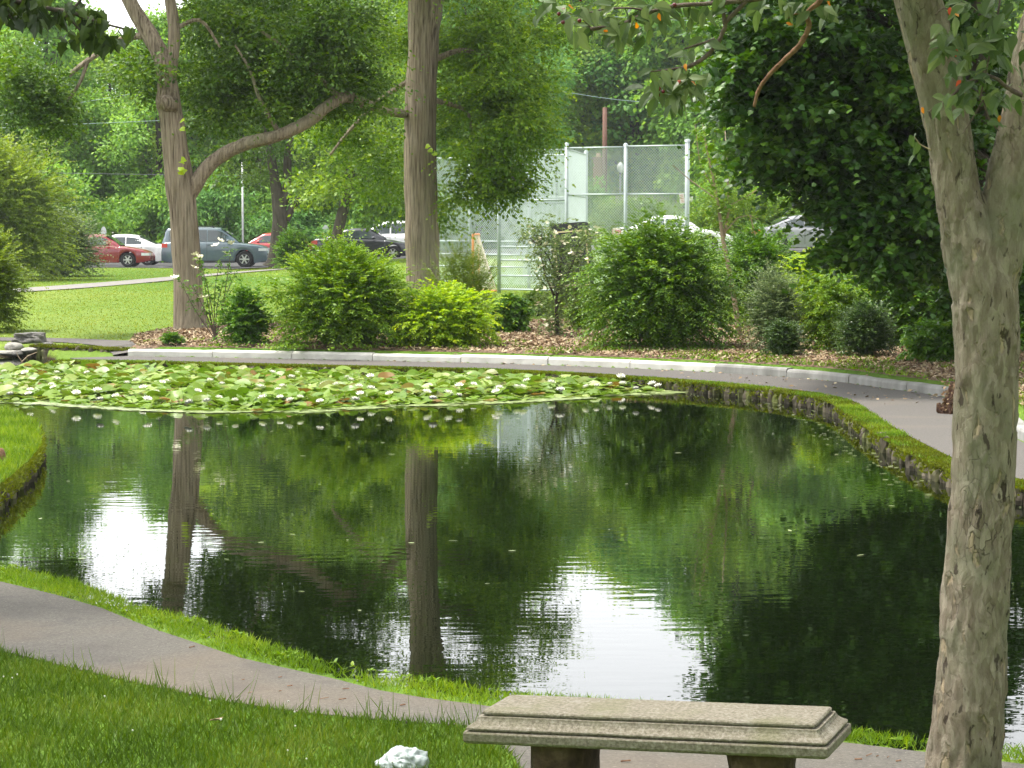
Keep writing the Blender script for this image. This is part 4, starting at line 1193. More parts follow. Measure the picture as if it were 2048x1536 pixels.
def pad_template(seed):
    r_ = random.Random(seed)
    n = 15
    v = [(0, 0, -.03)]
    ph, am = r_.uniform(0, 6), r_.uniform(.05, .16)
    for ring, rr in ((0, .6), (1, 1.0)):
        for k in range(n):
            a = R(12) + (2 * math.pi - R(24)) * k / (n - 1)
            w = am * math.sin(a * 2 + ph) * rr + .10 * rr * rr + r_.uniform(-.03, .03) * ring
            q = rr * (1 + r_.uniform(-.04, .04))
            v.append((q * math.cos(a), q * math.sin(a), w))
    f = []
    for k in range(n - 1):
        f.append((0, 1 + k, 2 + k)); f.append((1 + k, 1 + n + k, 2 + n + k, 2 + k))
    return (np.array(v, float), f)
PADS = [pad_template(i) for i in range(5)]
front = [(-60, 806), (0, 806), (100, 805), (200, 812), (300, 818), (420, 822), (520, 824), (600, 822), (700, 815), (800, 810), (900, 807), (1000, 803), (1100, 797), (1200, 792), (1280, 788), (1330, 783)]
FRONT = [g2(*q, 0.0) for q in front]
LILY = FRONT + [g2(1345, 777, 0), g2(1330, 772, 0)] + [tuple(p) for p in offset_poly(W_FAR, -.12) if p[0] < g2(1320, 770, 0)[0]][::-1] + [(-8.2, 38.0), (-9, 38.6), (-11, 38.4), (-11, 33)]
x, y = pick(26000, -11, 3, 29, 39.5)
jig = np.array([mnoise.noise(Vector((a * .8, 4.0, 0))) * .35 + mnoise.noise(Vector((a * 2.6, 1.0, 0))) * .16 for a in x])
k = inside(x, y + jig * np.clip((36 - y) / 4, 0, 1), LILY) & inside(x, y, POND) & in_view(x, y, 1.08)
x, y = x[k], y[k]
# thin out to a jittered, crowded cover
sel = []
cells = {}
for i in range(len(x)):
    c_ = (int(x[i] / .15), int(y[i] / .15))
    if any(math.hypot(x[i] - x[j], y[i] - y[j]) < .098 for dx in (-1, 0, 1) for dy in (-1, 0, 1) for j in cells.get((c_[0] + dx, c_[1] + dy), ())):
        continue
    cells.setdefault(c_, []).append(i); sel.append(i)
x, y = x[sel], y[sel]
n = len(x)
dF = dist_poly(x, y, FRONT)
lift = sstep(.1, .8, dF)
rad = rng.uniform(.07, .14, n)
z = .012 + lift * rng.uniform(.02, .11, n)
tilt = .05 + lift * .34
nor = norm(np.stack([rng.normal(size=n) * tilt, rng.normal(size=n) * tilt, np.ones(n)], 1))
al = norm(np.stack([rng.normal(size=n), rng.normal(size=n), np.zeros(n)], 1))
tn = np.clip(rng.normal(.55, .27, n), .12, 1)
tn = np.where(rng.random(n) < .05, rng.uniform(0, .1, n), tn)
order = np.argsort(y)
near_i, far_i = order[:290], order[290:]
pad_meshes = []
for i in range(10):
    tv, tf = PADS[i % 5]
    me = bpy.data.meshes.new('lily_pad'); me.from_pydata([tuple(q) for q in tv], [], tf)
    me.attributes.new('tint', 'FLOAT', 'POINT').data.foreach_set('value', [(.03, .2, .35, .45, .5, .55, .62, .7, .8, .95)[i]] * len(tv))
    me.materials.append(M['pad']); me.update(); me.polygons.foreach_set('use_smooth', [True] * len(me.polygons))
    pad_meshes.append(me)
for i in near_i:
    a = Vector(al[i]); nn = Vector(nor[i]); a = (a - nn * a.dot(nn)).normalized(); b = nn.cross(a)
    j = 0 if tn[i] < .11 else int(np.clip(tn[i] * 9 + rng.uniform(-.5, .5), 1, 9))
    o = bpy.data.objects.new('lily_pad', pad_meshes[j])
    o.matrix_basis = Matrix.Translation((x[i], y[i], z[i])) @ Matrix((a, b, nn)).transposed().to_4x4() @ Matrix.Scale(float(rad[i]), 4)
    link(o)
    tag(o, 'round green lily pad floating at the front edge of the lily patch', 'lily pad', 'lily pads along the front of the patch')
for j in range(5):
    fi = far_i[j::5]
    me = scatter_mesh('lily_pads', np.stack([x[fi], y[fi], z[fi]], 1), al[fi], nor[fi], rad[fi], PADS[j], tn[fi])
    me.polygons.foreach_set('use_smooth', [True] * len(me.polygons))
    if j == 0: pads_all = me
    else:
        pass
    if j == 0:
        pads_o = add('lily_pads', me, M['pad'])
        tag(pads_o, 'crowded mass of lily pads reaching back to the far bank', 'lily pads', kind='stuff')
    else:
        tag(add('lily_pads', me, M['pad']), 'crowded lily pads mixed through the back of the patch', 'lily pads', kind='stuff')
# small flat leaves and duckweed along the front edge
x, y = strip(FRONT, 9000, -.38, .5)
w = rng.random(len(x))
x2 = np.concatenate([x, rng.uniform(1.6, 2.95, 900)]); y2 = np.concatenate([y, rng.uniform(33.2, 35.4, 900)])
tri = [g2(1250, 786, 0), g2(1436, 783, 0), g2(1330, 770, 0), g2(1260, 772, 0)]
k = np.concatenate([np.ones(len(x), bool), inside(x2[len(x):], y2[len(x):], tri)]) & inside(x2, y2, POND)
k &= (np.array([mnoise.noise(Vector((a * 1.1, b * 2.2, 8.0))) for a, b in zip(x2, y2)]) + rng.normal(size=len(x2)) * .12 > -.02) | (np.arange(len(x2)) >= len(x))
x2, y2 = x2[k], y2[k]; n = len(x2)
HEX = (np.array([(math.cos(a), math.sin(a), 0) for a in np.arange(7) * 2 * math.pi / 7], float), [tuple(range(7))])
me = scatter_mesh('duckweed', np.stack([x2, y2, np.full(n, .004) + rng.random(n) * .006], 1), norm(np.stack([rng.normal(size=n), rng.normal(size=n), np.zeros(n)], 1)), np.tile([[0, 0, 1.0]], (n, 1)) + rng.normal(size=(n, 3)) * .03, rng.uniform(.018, .06, n), HEX, np.clip(rng.normal(.55, .22, n), 0, 1))
tag(add('duckweed', me, M['duckweed']), 'pale flat floating leaves fringing the lily patch', 'floating leaves', kind='stuff')
# specks of fallen petals along the right bank and on open water
xa, ya = strip(W_FAR, 150, -.55, -.06, 9.5, 27)
xb, yb = pick(60, -5, 4, 14, 31)
xa = np.concatenate([xa, xb]); ya = np.concatenate([ya, yb]); n = len(xa)
kk = inside(xa, ya, POND); xa, ya = xa[kk], ya[kk]; n = len(xa)
me = scatter_mesh('floating_petals', np.stack([xa, ya, np.full(n, .005)], 1), norm(np.stack([rng.normal(size=n) + .001, rng.normal(size=n) * .3, np.zeros(n)], 1)), np.tile([[0, 0, 1.0]], (n, 1)), rng.uniform(.008, .04, n), HEX, np.clip(rng.normal(.8, .2, n), 0, 1), rng.uniform(.006, .015, n))
tag(add('floating_petals', me, M['duckweed']), 'pale petals and seeds drifting along the stone edging', 'petals', kind='stuff')

# white flowers
mb = MB()
for ring, (cnt, tilt_, ln, wd) in enumerate(((8, .25, 1.0, .30), (8, .65, .92, .27), (6, 1.05, .75, .24))):
    for k in range(cnt):
        a = 2 * math.pi * (k + .5 * ring) / cnt
        rot = Matrix.Rotation(a, 3, 'Z') @ Matrix.Rotation(-tilt_, 3, 'Y')
        pts = [(.08, 0, 0), (.5, -wd, .02), (.8, -wd * .7, .10), (1, 0, .2), (.8, wd * .7, .10), (.5, wd, .02), (.55, 0, -.05)]
        mb.addv([rot @ Vector((p[0] * ln, p[1] * ln, p[2] * ln)) for p in pts], [(0, 1, 6), (1, 2, 6), (2, 3, 6), (3, 4, 6), (4, 5, 6), (5, 0, 6)])
fl_me = mb.mesh('water_lily_flower'); fl_me.materials.append(M['lily_white'])
mb = MB(); mb.lathe([(.05, .0), (.2, .18), (.22, .38), (.12, .45), (.02, .44)], 9)
fc_me = mb.mesh('flower_centre'); fc_me.materials.append(M['lily_yellow'])
fl = [(8, 745), (50, 747), (113, 748), (115, 762), (103, 771), (107, 776), (174, 747), (60, 781), (57, 789), (20, 790), (194, 783), (152, 788), (200, 801), (254, 767), (272, 763), (286, 777), (314, 786), (324, 766), (420, 764), (444, 770), (395, 784), (294, 800), (378, 807), (414, 804), (438, 797), (490, 786),
      (521, 777), (545, 746), (560, 796), (580, 802), (564, 775), (556, 781), (600, 796), (583, 757), (648, 771), (672, 772), (694, 757), (702, 762), (718, 774), (720, 789), (742, 779), (710, 801), (740, 754), (779, 789), (853, 786), (896, 787), (918, 792), (918, 773), (947, 770), (977, 760), (992, 785), (998, 778),
      (1033, 776), (1045, 777), (1054, 763), (1102, 767), (1120, 782), (1172, 775), (1193, 773), (1220, 770), (1241, 755), (1245, 769), (1272, 779), (1304, 769), (1316, 773), (640, 804), (525, 797), (335, 765), (30, 772), (232, 794), (470, 802), (866, 799)]
def ordinal(n_):
    words_ = 'first second third fourth fifth sixth seventh eighth ninth tenth eleventh twelfth'.split()
    return words_[n_ - 1] if n_ <= 12 else '%d%s' % (n_, {1: 'st', 2: 'nd', 3: 'rd'}.get(n_ % 10 if n_ not in (11, 12, 13) else 0, 'th'))
row_of = lambda q: 'front' if q[1] >= 787 else ('back' if q[1] < 770 else 'middle')
fl.sort()
row_n = {}
for i, (fx, fy) in enumerate(fl):
    rw = row_of((fx, fy)); row_n[rw] = row_n.get(rw, 0) + 1
    p = G(fx, fy, .15)
    o = bpy.data.objects.new('water_lily_flower', fl_me)
    o.location = p; o.rotation_euler = (random.uniform(-.3, .35), random.uniform(-.3, .3), random.random() * 6)
    s_ = random.uniform(.058, .085); o.scale = (s_, s_, s_)
    link(o); tag(o, '%s open white water lily flower from the left in the %s row of blooms' % (ordinal(row_n[rw]), rw), 'flower', 'white water lily flowers on the pond')
    add('flower_centre', fc_me, None, o)

# ================================================================== stones at the inlet
def lump(name, loc, dims, mat, label, cat_, rotz=0, seed=0, sub=3, rough=.22, group=None, flat=0, sc_=1.6):
    import bmesh
    bm = bmesh.new(); bmesh.ops.create_icosphere(bm, subdivisions=sub, radius=1)
    for v in bm.verts:
        d = v.co.normalized()
        k = 1 + rough * mnoise.noise(d * sc_ + Vector((seed, 0, 0))) + rough * .5 * mnoise.noise(d * sc_ * 2.7 + Vector((0, seed, 0)))
        q = d * k
        if flat: q = Vector((max(-.8, min(.8, q.x)) , q.y, max(-.55, min(.75, q.z))))
        v.co = Vector((q.x * dims[0], q.y * dims[1], q.z * dims[2]))
    me = bpy.data.meshes.new(name); bm.to_mesh(me); bm.free()
    o = add(name, me, mat, loc=loc, rot=(0, 0, rotz), smooth=(sub > 2))
    return tag(o, label, cat_, group)
Yb = 43.45
lump('boulder', P(58, 676, Yb), (.37, .3, .13), M['rock'], 'dark flat topped boulder over the stone culvert at the left', 'boulder', seed=3, sub=4, rough=.55, flat=1)
mb = MB()
p = P(60, 688, Yb)
mb.box((0, 0, 0), (.76, .5, .07))
slab = mb.build('stone_slab', M['slab'], loc=p); tag(slab, 'pale stone slab bridging the culvert under the boulder', 'slab')
for i, (sx_, sy_, w_, h_) in enumerate([(28, 694, .16, .09), (98, 694, .13, .09), (15, 706, .25, .05), (38, 707, .13, .06), (60, 700, .16, .05)]):
    lump('culvert_stone', P(sx_, sy_, 42.9 - .1 * i), (w_, .18, h_), M['rock'] if i % 2 else M['slab'],
         ['pale stone propping the left end of the slab', 'grey stone propping the right end of the slab', 'flat pale stone in the inlet at the left edge', 'small grey stone in the mouth of the inlet', 'pale wet ledge under the stone slab'][i], 'stone', seed=10 + i)
mb = MB()
mb.tube([P(*q, 41.2) for q in [(30, 737), (44, 724), (56, 712), (75, 704)]], [.012, .014, .012, .006], n=6)
mb.tube([P(*q, 41.2) for q in [(44, 724), (36, 712), (32, 703)]], [.01, .008, .004], n=5)
tag(mb.build('fallen_branch', M['pale_twig']), 'bare fallen branch sticking out of the inlet water', 'branch')
lump('brown_stone', G(-4, 918, .24), (.075, .06, .11), M['dead_twig'], 'rounded brown stone on the grass at the left edge', 'stone', seed=21)

# ================================================================== bench
M['bench'] = noise_mat('mossy_concrete', [(0.25, (.074, .064, .044)), (0.5, (.162, .145, .110)), (0.75, (.270, .251, .208))], scale=85, rough=.95, bump=.9, bscale=170, bdist=.004, detail=6, spec=.15,
                       patches=[((.115, .115, .056), 4.0, .46, .64, .55), ((.276, .258, .224), 9.0, .62, .74, .4)])
M['bench_leg'] = noise_mat('brown_stone_leg', [(0.3, (.028, .018, .012)), (0.55, (.072, .046, .030)), (0.75, (.136, .096, .068))], scale=16, rough=.95, bump=1.0, bscale=26, bdist=.02)
tf_ = P(1297, 1433, 8.16)
yaw = R(-19)
ex, ey = Vector((math.cos(yaw), math.sin(yaw), 0)), Vector((-math.sin(yaw), math.cos(yaw), 0))
HB = tf_.z - .25
broot = tf_ + ey * .145; broot.z = .25
bench = thing('stone_bench', broot, 'weathered concrete garden bench with moulded edge on the near path', 'bench')
bench.rotation_euler = (0, R(-1.7), yaw)
bp = [(.012, 0), (.004, .005), (.0, .012), (.0, .037), (.003, .042), (.019, .0425), (.019, .0500), (.009, .0505), (.009, .0555), (.014, .0595), (.026, .0660), (.037, .0750), (.043, .0850), (.045, .0915), (.062, .0920), (.062, .0985), (.056, .0990), (.056, .1050), (.061, .1100), (.072, .1115)]
HL, HD = .664, .215
v = []; f = []
nl_, nd_ = 56, 16
def loop_pts(ins):
    a, b = HL - ins, HD - ins
    out = []
    for i in range(nl_): out.append((-a + 2 * a * i / nl_, -b))
    for i in range(nd_): out.append((a, -b + 2 * b * i / nd_))
    for i in range(nl_): out.append((a - 2 * a * i / nl_, b))
    for i in range(nd_): out.append((-a, b - 2 * b * i / nd_))
    return out
m_ = 2 * (nl_ + nd_)
for ins, zz in bp:
    for (qx, qy) in loop_pts(ins):
        cr_ = max(0, min((abs(qx) - (HL - ins) + .03) / .03, (abs(qy) - (HD - ins) + .03) / .03))
        q = Vector((qx * 9, qy * 9, zz * 22))
        w_ = .0016 * mnoise.noise(q * .6) + .0010 * mnoise.noise(q * 3.1)
        chip = max(0, mnoise.noise(Vector((qx * 5 + 3, qy * 5, zz * 9))) - .45) * .03
        k_ = 1 - (w_ + chip) / .3 - .012 * cr_
        v.append((qx * (1 - (w_ + chip) / .66 - .006 * cr_), qy * k_, HB - .1115 + zz + w_ * .5 - chip * .3))
for r_ in range(len(bp) - 1):
    for i in range(m_):
        j = (i + 1) % m_
        f.append((r_ * m_ + i, r_ * m_ + j, (r_ + 1) * m_ + j, (r_ + 1) * m_ + i))
f.append(tuple(reversed(range(m_)))); f.append(tuple((len(bp) - 1) * m_ + i for i in range(m_)))
mb = MB(); mb.addv(v, f); mb.build('seat', M['bench'], bench, smooth=False)
leg_prof = [(.135, .0), (.135, .05), (.12, .06), (.10, .12), (.098, .22), (.105, .30), (.122, .36), (.128, HB - .114)]
for sx in (-.345, .385):
    v = []; f = []
    nn_ = 20
    for (w_, zz) in leg_prof:
        for k in range(nn_):
            a = 2 * math.pi * k / nn_
            c_, s_ = math.cos(a), math.sin(a)
            sq = (abs(c_) ** 5 + abs(s_) ** 5) ** (-1 / 5)
            r2 = 1 + .09 * mnoise.noise(Vector((c_ * 2 + sx * 9, s_ * 2, zz * 11))) + .05 * mnoise.noise(Vector((c_ * 6 + sx, s_ * 6, zz * 30)))
            v.append((sx + w_ * c_ * sq * r2, (.13 + w_ * .3) * s_ * sq * r2, zz))
    for r_ in range(len(leg_prof) - 1):
        for k in range(nn_):
            f.append((r_ * nn_ + k, r_ * nn_ + (k + 1) % nn_, (r_ + 1) * nn_ + (k + 1) % nn_, (r_ + 1) * nn_ + k))
    f.append(tuple(reversed(range(nn_)))); f.append(tuple((len(leg_prof) - 1) * nn_ + k for k in range(nn_)))
    mb = MB(); mb.addv(v, f); mb.build('leg', M['bench_leg'], bench, smooth=True)

# plastic bag, dry leaf, stump
import bmesh
bm = bmesh.new(); bmesh.ops.create_icosphere(bm, subdivisions=5, radius=1)
for v_ in bm.verts:
    d = v_.co.normalized()
    crease = abs(mnoise.noise(Vector((d.x * 2.6 + 2, d.y * 2.6, d.z * 1.4)))) + .5 * abs(mnoise.noise(Vector((d.x * 6 + d.z * 3, d.y * 6, d.z * 2))))
    k = 1 + .22 * mnoise.noise(d * 1.3 + Vector((4, 1, 0))) - .30 * crease
    q = d * k
    tail = max(0, -d.x) ** 3
    v_.co = Vector((q.x * .105 - .03 * tail, q.y * .075, max(-.012, q.z * .062 * (1 - .5 * tail) + .016 - .012 * tail)))
me = bpy.data.meshes.new('plastic_bag'); bm.to_mesh(me); bm.free()
M['bag'] = noise_mat('bag_plastic', [(0.35, (.24, .29, .28)), (0.6, (.36, .40, .39))], scale=30, rough=.3, spec=.6, bump=.3, bscale=45, bdist=.005)
pb = G(812, 1532, .27)
bag = add('plastic_bag', me, M['bag'], loc=pb, rot=(0, 0, R(-12)), smooth=True)
tag(bag, 'crumpled white plastic bag lying on the near lawn', 'bag')
mb = MB()
mb.addv([(0, 0, 0), (.03, -.02, .012), (.07, -.015, .004), (.09, 0, .015), (.032, .011, .006), (.014, .012, .004), (.045, 0, -.004)], [(0, 1, 6), (1, 2, 6), (2, 3, 6), (3, 4, 6), (4, 5, 6), (5, 0, 6)])
dl = mb.build('dry_leaf', noise_mat('dry_leaf', [(0.3, (.162, .108, .060)), (0.7, (.270, .205, .135))], scale=30), loc=G(418, 1441, .30), rot=(0, 0, .4)); dl.scale = (.7,) * 3
tag(dl, 'curled tan dry leaf lying on the near lawn', 'leaf')
# twigs and pale bits on the paths
mb = MB()
for i in range(26):
    q = random.choice([(random.uniform(40, 900), None), (random.uniform(1100, 1800), None)])[0]
    a_ = np.interp(q, [0, 400, 930, 1100, 1800], [1160, 1285, 1402, 1430, 1500]); b_ = np.interp(q, [0, 320, 930, 1100, 1800], [1297, 1372, 1447, 1530, 1536])
    p = G(q, random.uniform(a_ + 8, b_ - 4), .258)
    an = random.uniform(-.5, .5) + (random.random() < .3)
    L_ = random.uniform(.01, .045)
    mb.tube([p, p + Vector((math.cos(an) * L_, math.sin(an) * L_, .003))], random.uniform(.0015, .0035), n=4)
tag(mb.build('path_litter', M['dead_twig']), 'broken twigs scattered on the near path', 'twigs', kind='stuff')
# dead leaves against the far kerb and on the far path
xq, yq = strip(KERB, 260, -.35, -.02, 4, 18)
k = rng.random(len(xq)) < np.exp(-dist_poly(xq, yq, KERB) * 7)
x3, y3 = strip(KERB, 90, -1.5, -.1, 10, 18)
xq = np.concatenate([xq[k], x3]); yq = np.concatenate([yq[k], y3]); n = len(xq)
me = scatter_mesh('path_leaves', np.stack([xq, yq, np.full(n, .168)], 1), norm(rng.normal(size=(n, 3)) * np.array([1, 1, .2])), norm(rng.normal(size=(n, 3)) * .4 + np.array([0, 0, 1])), rng.uniform(.03, .09, n), QUAD_LEAF, np.clip(rng.normal(.55, .25, n), 0, 1))
tag(add('path_leaves', me, M['chips']), 'dry leaves blown along the foot of the kerb', 'leaves', kind='stuff')

base = G(1900, 826, .165)
st = thing('dead_stump', base, 'small rotten brown stump on the far path by the forked trunk', 'stump')
mb = MB()
mb.tube([(0, 0, -.02), (.01, 0, .1), (.022, .000, .188), (.05, 0, .36)], [.12, .10, .085, .05], n=14, wob=.7, wscale=16)
mb.tube([(-.06, 0, 0), (-.12, 0, .05), (-.14, 0, .12)], [.06, .05, .02], n=8, wob=.5, wscale=18)
mb.build('wood', noise_mat('rotten_wood', [(0.3, (.022, .011, .007)), (0.55, (.075, .038, .022)), (0.78, (.180, .112, .068))], scale=22, rough=.95, bump=1.0, bscale=40, bdist=.02), st)
p0 = np.array([[base.x + random.uniform(-.1, .1), base.y - .05 + random.uniform(-.08, .05), base.z + random.uniform(.02, .38)] for _ in range(160)])
foliage('dry_leaves', (p0, rand_dirs(160), rand_dirs(160), rng.uniform(.03, .06, 160), rng.uniform(0, .5, 160)), QUAD_LEAF, M['chips'], st)

# ================================================================== forked tree beside the bench
Yn = 8.9
base = P(1928, 1598, Yn); base.z = .25
ft = thing('forked_tree', base, 'near tree with flaky bark forking in two at the right edge', 'tree')
def limb_near(pts, n, sub, wob, seed=0):
    k = mpp(Yn)
    a = spline([(p[0], p[1], p[2], (p[3] if len(p) > 3 else 0)) for p in pts], sub)
    mb = MB()
    mb.tube([P(q[0], q[1], Yn + q[3]) - base for q in a], [max(.003, q[2] * k) for q in a], n=n, wob=0)
    # bark plates: push the skin in and out
    out = []
    cen = [P(q[0], q[1], Yn + q[3]) - base for q in a]
    for i, p in enumerate(mb.v):
        c_ = cen[i // n] if i // n < len(cen) else cen[-1]
        d = Vector(p) - c_
        q = Vector(p)
        r0 = mnoise.noise(Vector((q.x * 9 + seed, q.y * 9, q.z * 3.5)))
        r1 = mnoise.noise(Vector((q.x * 34 + seed, q.y * 34, q.z * 12)))
        r2 = mnoise.cell(Vector((q.x * 30 + r1, q.y * 30, q.z * 11 + r0)))
        out.append(tuple(c_ + d * (1 + wob * (.8 * r0 + .5 * r1 + .5 * (r2 - .5)))))
    mb.v = out
    return mb
limb_near([(1912, 1680, 108), (1922, 1600, 86), (1932, 1500, 76), (1946, 1300, 70), (1957, 1100, 66), (1968, 900, 63), (1974, 740, 64), (1972, 620, 67), (1956, 520, 66), (1932, 440, 56), (1914, 380, 47), (1902, 300, 45), (1880, 180, 46), (1856, 80, 47), (1830, -20, 48), (1795, -140, 42), (1760, -330, 24), (1740, -500, 12)], 72, 14, .085).build('trunk', M['bark_flaky'], ft, smooth=True)
limb_near([(1972, 600, 52), (1990, 510, 56), (2008, 420, 52), (2026, 340, 48), (2046, 240, 45), (2064, 140, 44), (2090, 20, 43), (2120, -120, 38), (2160, -350, 26), (2190, -520, 12)], 64, 14, .085, 5).build('limb', M['bark_flaky'], ft, smooth=True)

CRAB = (np.array([(0, 0, 0), (.12, -.13, .04), (.3, -.25, .07), (.5, -.27, .06), (.72, -.19, .0), (.88, -.08, -.07), (1, 0, -.14),
                  (.88, .08, -.07), (.540, .143, .000), (.375, .203, .045), (.225, .188, .053), (.090, .098, .030), (.3, 0, .0), (.6, 0, -.03)], float),
        [(0, 1, 12), (1, 2, 12), (2, 3, 13, 12), (3, 4, 13), (4, 5, 13), (5, 6, 13), (6, 7, 13), (7, 8, 13), (8, 9, 13), (9, 10, 12, 13), (10, 11, 12), (11, 0, 12)])
M['leaf_crab'] = leaf_mat('crabapple_leaves', (.040, .075, .020), (.085, .135, .040), (.15, .20, .075), transl=.4, rough=.4, spec=.45)
M['leaf_orange'] = leaf_mat('orange_leaves', (.45, .17, .03), (.55, .24, .03), (.5, .08, .04), transl=.35)
M['berry'] = plain('crabapple_fruit', (.13, .012, .018), rough=.25)
mb = MB(); mb.lathe([(.0005, .0), (.004, .001), (.007, .005), (.0075, .009), (.006, .0135), (.002, .015), (.0005, .0145)], 10)
berry_me = mb.mesh('berry'); berry_me.materials.append(M['berry']); berry_me.polygons.foreach_set('use_smooth', [True] * len(berry_me.polygons))
crab_mats = [(M['leaf_crab'], .15), (M['leaf_crab'], .35), (M['leaf_crab'], .5), (M['leaf_crab'], .65), (M['leaf_crab'], .9)]
def leafy_branch(lines, clusters, berries=(), orange=(), Y=8.6, mat='twig', size=.075):
    k = mpp(Y)
    mb = MB()
    for ln in lines:
        a = spline([(q[0], q[1], q[2]) for q in ln], 5)
        mb.tube([P(q[0], q[1], Y) - base for q in a], [max(.0012, q[2] * k) for q in a], n=7, wob=.35, wscale=40)
    br = mb.build('branch', M[mat], ft, smooth=True)
    pos = []; al = []; nor = []; sz = []; tn = []
    for (cx, cy, rx, ry, n) in clusters:
        for _ in range(n):
            a = random.random() * 6.283; q = math.sqrt(random.random())
            p = P(cx + rx * q * math.cos(a), cy + ry * q * math.sin(a), Y + random.uniform(-.08, .08))
            pos.append(list(p))
            al.append([random.uniform(-.9, .9), random.uniform(-.5, .5), random.uniform(-1.5, .1)])
            nor.append([random.uniform(-.6, .6), random.uniform(-1, -.1), random.uniform(.2, 1)])
            sz.append(size * random.uniform(.7, 1.2)); tn.append(random.random())
    d = (np.array(pos), np.array(al), np.array(nor), np.array(sz), np.array(tn))
    leaf_objects(d, range(len(pos)), CRAB, crab_mats, br, origin=base)
    for (bx_, by_) in berries:
        o = add('berry', berry_me, None, br, loc=P(bx_, by_, Y - .05) - base)
    if orange:
        pos = np.array([list(P(q[0], q[1], Y - .06)) for q in orange]); n = len(orange)
        leaf_objects((pos, rand_dirs(n) + np.array([0, 0, -.5]), np.tile([[0, -1.0, .5]], (n, 1)) + rng.normal(size=(n, 3)) * .3, np.full(n, .03), rng.random(n)), range(n), CRAB, [(M['leaf_orange'], .2), (M['leaf_orange'], .5), (M['leaf_orange'], .95)], br, origin=base)
    return br
leafy_branch([[(1640, -60, 7), (1540, -10, 6), (1450, 5, 5), (1350, 12, 4.5), (1290, 28, 4), (1240, 50, 4), (1180, 58, 4)], [(1300, 24, 2.5), (1260, 16, 2), (1200, 20, 1.5), (1150, 34, 1)], [(1185, 58, 1.2), (1160, 35, .9), (1135, 25, .8)], [(1185, 58, 1.2), (1160, 46, .9), (1140, 48, .8)]],
             [(1180, 20, 70, 26, 16), (1090, 0, 22, 22, 4), (1075, 25, 10, 10, 2), (1230, 40, 70, 30, 24), (1290, 20, 50, 24, 14), (1260, 65, 50, 12, 12), (1160, 50, 25, 14, 7), (1350, 8, 40, 18, 10), (1420, 5, 40, 24, 9), (1370, 40, 14, 12, 3)],
             [(1128, 24), (1173, 26), (1139, 50), (1126, 49), (1173, 44), (1159, 46), (1251, 63), (1349, 14), (1118, 32), (1161, 3)], [(1136, 10), (1274, 57), (1208, 60), (1318, 26)])
leafy_branch([[(1530, -40, 6), (1490, 5, 5), (1455, 40, 4.5), (1448, 60, 4.5), (1435, 85, 4.5), (1415, 110, 4.5), (1385, 130, 4), (1355, 138, 3)], [(1445, -10, 4), (1446, 20, 4), (1450, 50, 4.5)], [(1430, 78, 3), (1400, 88, 2.5), (1368, 98, 1.6)], [(1370, 134, 2.2), (1330, 140, 1.6), (1275, 146, 1.2)]],
             [(1340, 145, 50, 16, 16), (1360, 170, 30, 16, 12), (1310, 170, 30, 22, 12), (1330, 200, 40, 18, 14), (1395, 150, 25, 18, 8), (1375, 110, 20, 14, 5), (1410, 80, 14, 10, 3), (1385, 180, 20, 16, 6)],
             [(1316, 195), (1326, 188), (1318, 182)], [(1370, 127), (1360, 158), (1382, 162)])
leafy_branch([[(1660, -60, 7), (1640, 0, 6), (1615, 25, 5), (1618, 55, 5.5), (1600, 88, 5.5), (1570, 118, 5), (1540, 148, 4.5), (1518, 178, 4), (1508, 214, 3)], [(1615, 30, 2.5), (1590, 28, 2), (1570, 40, 1.2)]],
             [(1560, 5, 40, 14, 9), (1510, 8, 30, 14, 7), (1625, 10, 30, 12, 6), (1660, 20, 20, 14, 4)], (), [(1572, 46), (1654, 2)], Y=8.7, mat='dead_twig')
leafy_branch([[(2045, 190, 5), (2018, 178, 4.5), (1990, 156, 4), (1960, 154, 3.5), (1925, 172, 3), (1895, 200, 2.5), (1855, 224, 1.5)], [(1960, 200, 2.5), (1968, 160, 2), (1990, 60, 2), (2003, -20, 2)], [(1966, 200, 2), (1940, 245, 1.5), (1925, 268, 1)], [(1966, 200, 2), (1980, 240, 1.5), (1998, 262, 1.2)], [(1870, 30, 1.5), (1890, 16, 1.5), (1910, 35, 1.2)]],
             [(1900, 60, 30, 30, 9), (1920, 90, 50, 40, 22), (1990, 80, 40, 40, 18), (1880, 85, 20, 18, 5), (1890, 195, 30, 22, 8), (1960, 190, 50, 40, 20), (2020, 190, 30, 30, 10), (1935, 140, 50, 30, 14), (1980, 20, 60, 30, 18), (2035, 120, 15, 60, 6), (1980, 245, 16, 12, 3), (1930, 15, 20, 18, 6)],
             (), [(1922, 160), (1843, 214), (1914, 98), (2000, 230), (1900, 14), (1912, 26)], Y=8.45)
leafy_branch([[(1862, 300, 2), (1840, 288, 1.2), (1828, 272, .9)]], [(1830, 275, 18, 8, 4), (1838, 305, 6, 10, 2)], (), (), Y=8.55, mat='pale_twig', size=.05)
# the rest of its crown, above the picture
cl = clumps_from([(1750, -420, 330, 150, 26, 7.6, 10.2), (2050, -450, 250, 150, 18, 7.6, 10.2), (1600, -260, 200, 60, 5, 8, 9.5)], .26)
foliage('crown', clump_leaves(cl, 90, .075, droop=.5), CRAB, M['leaf_crab'], ft)

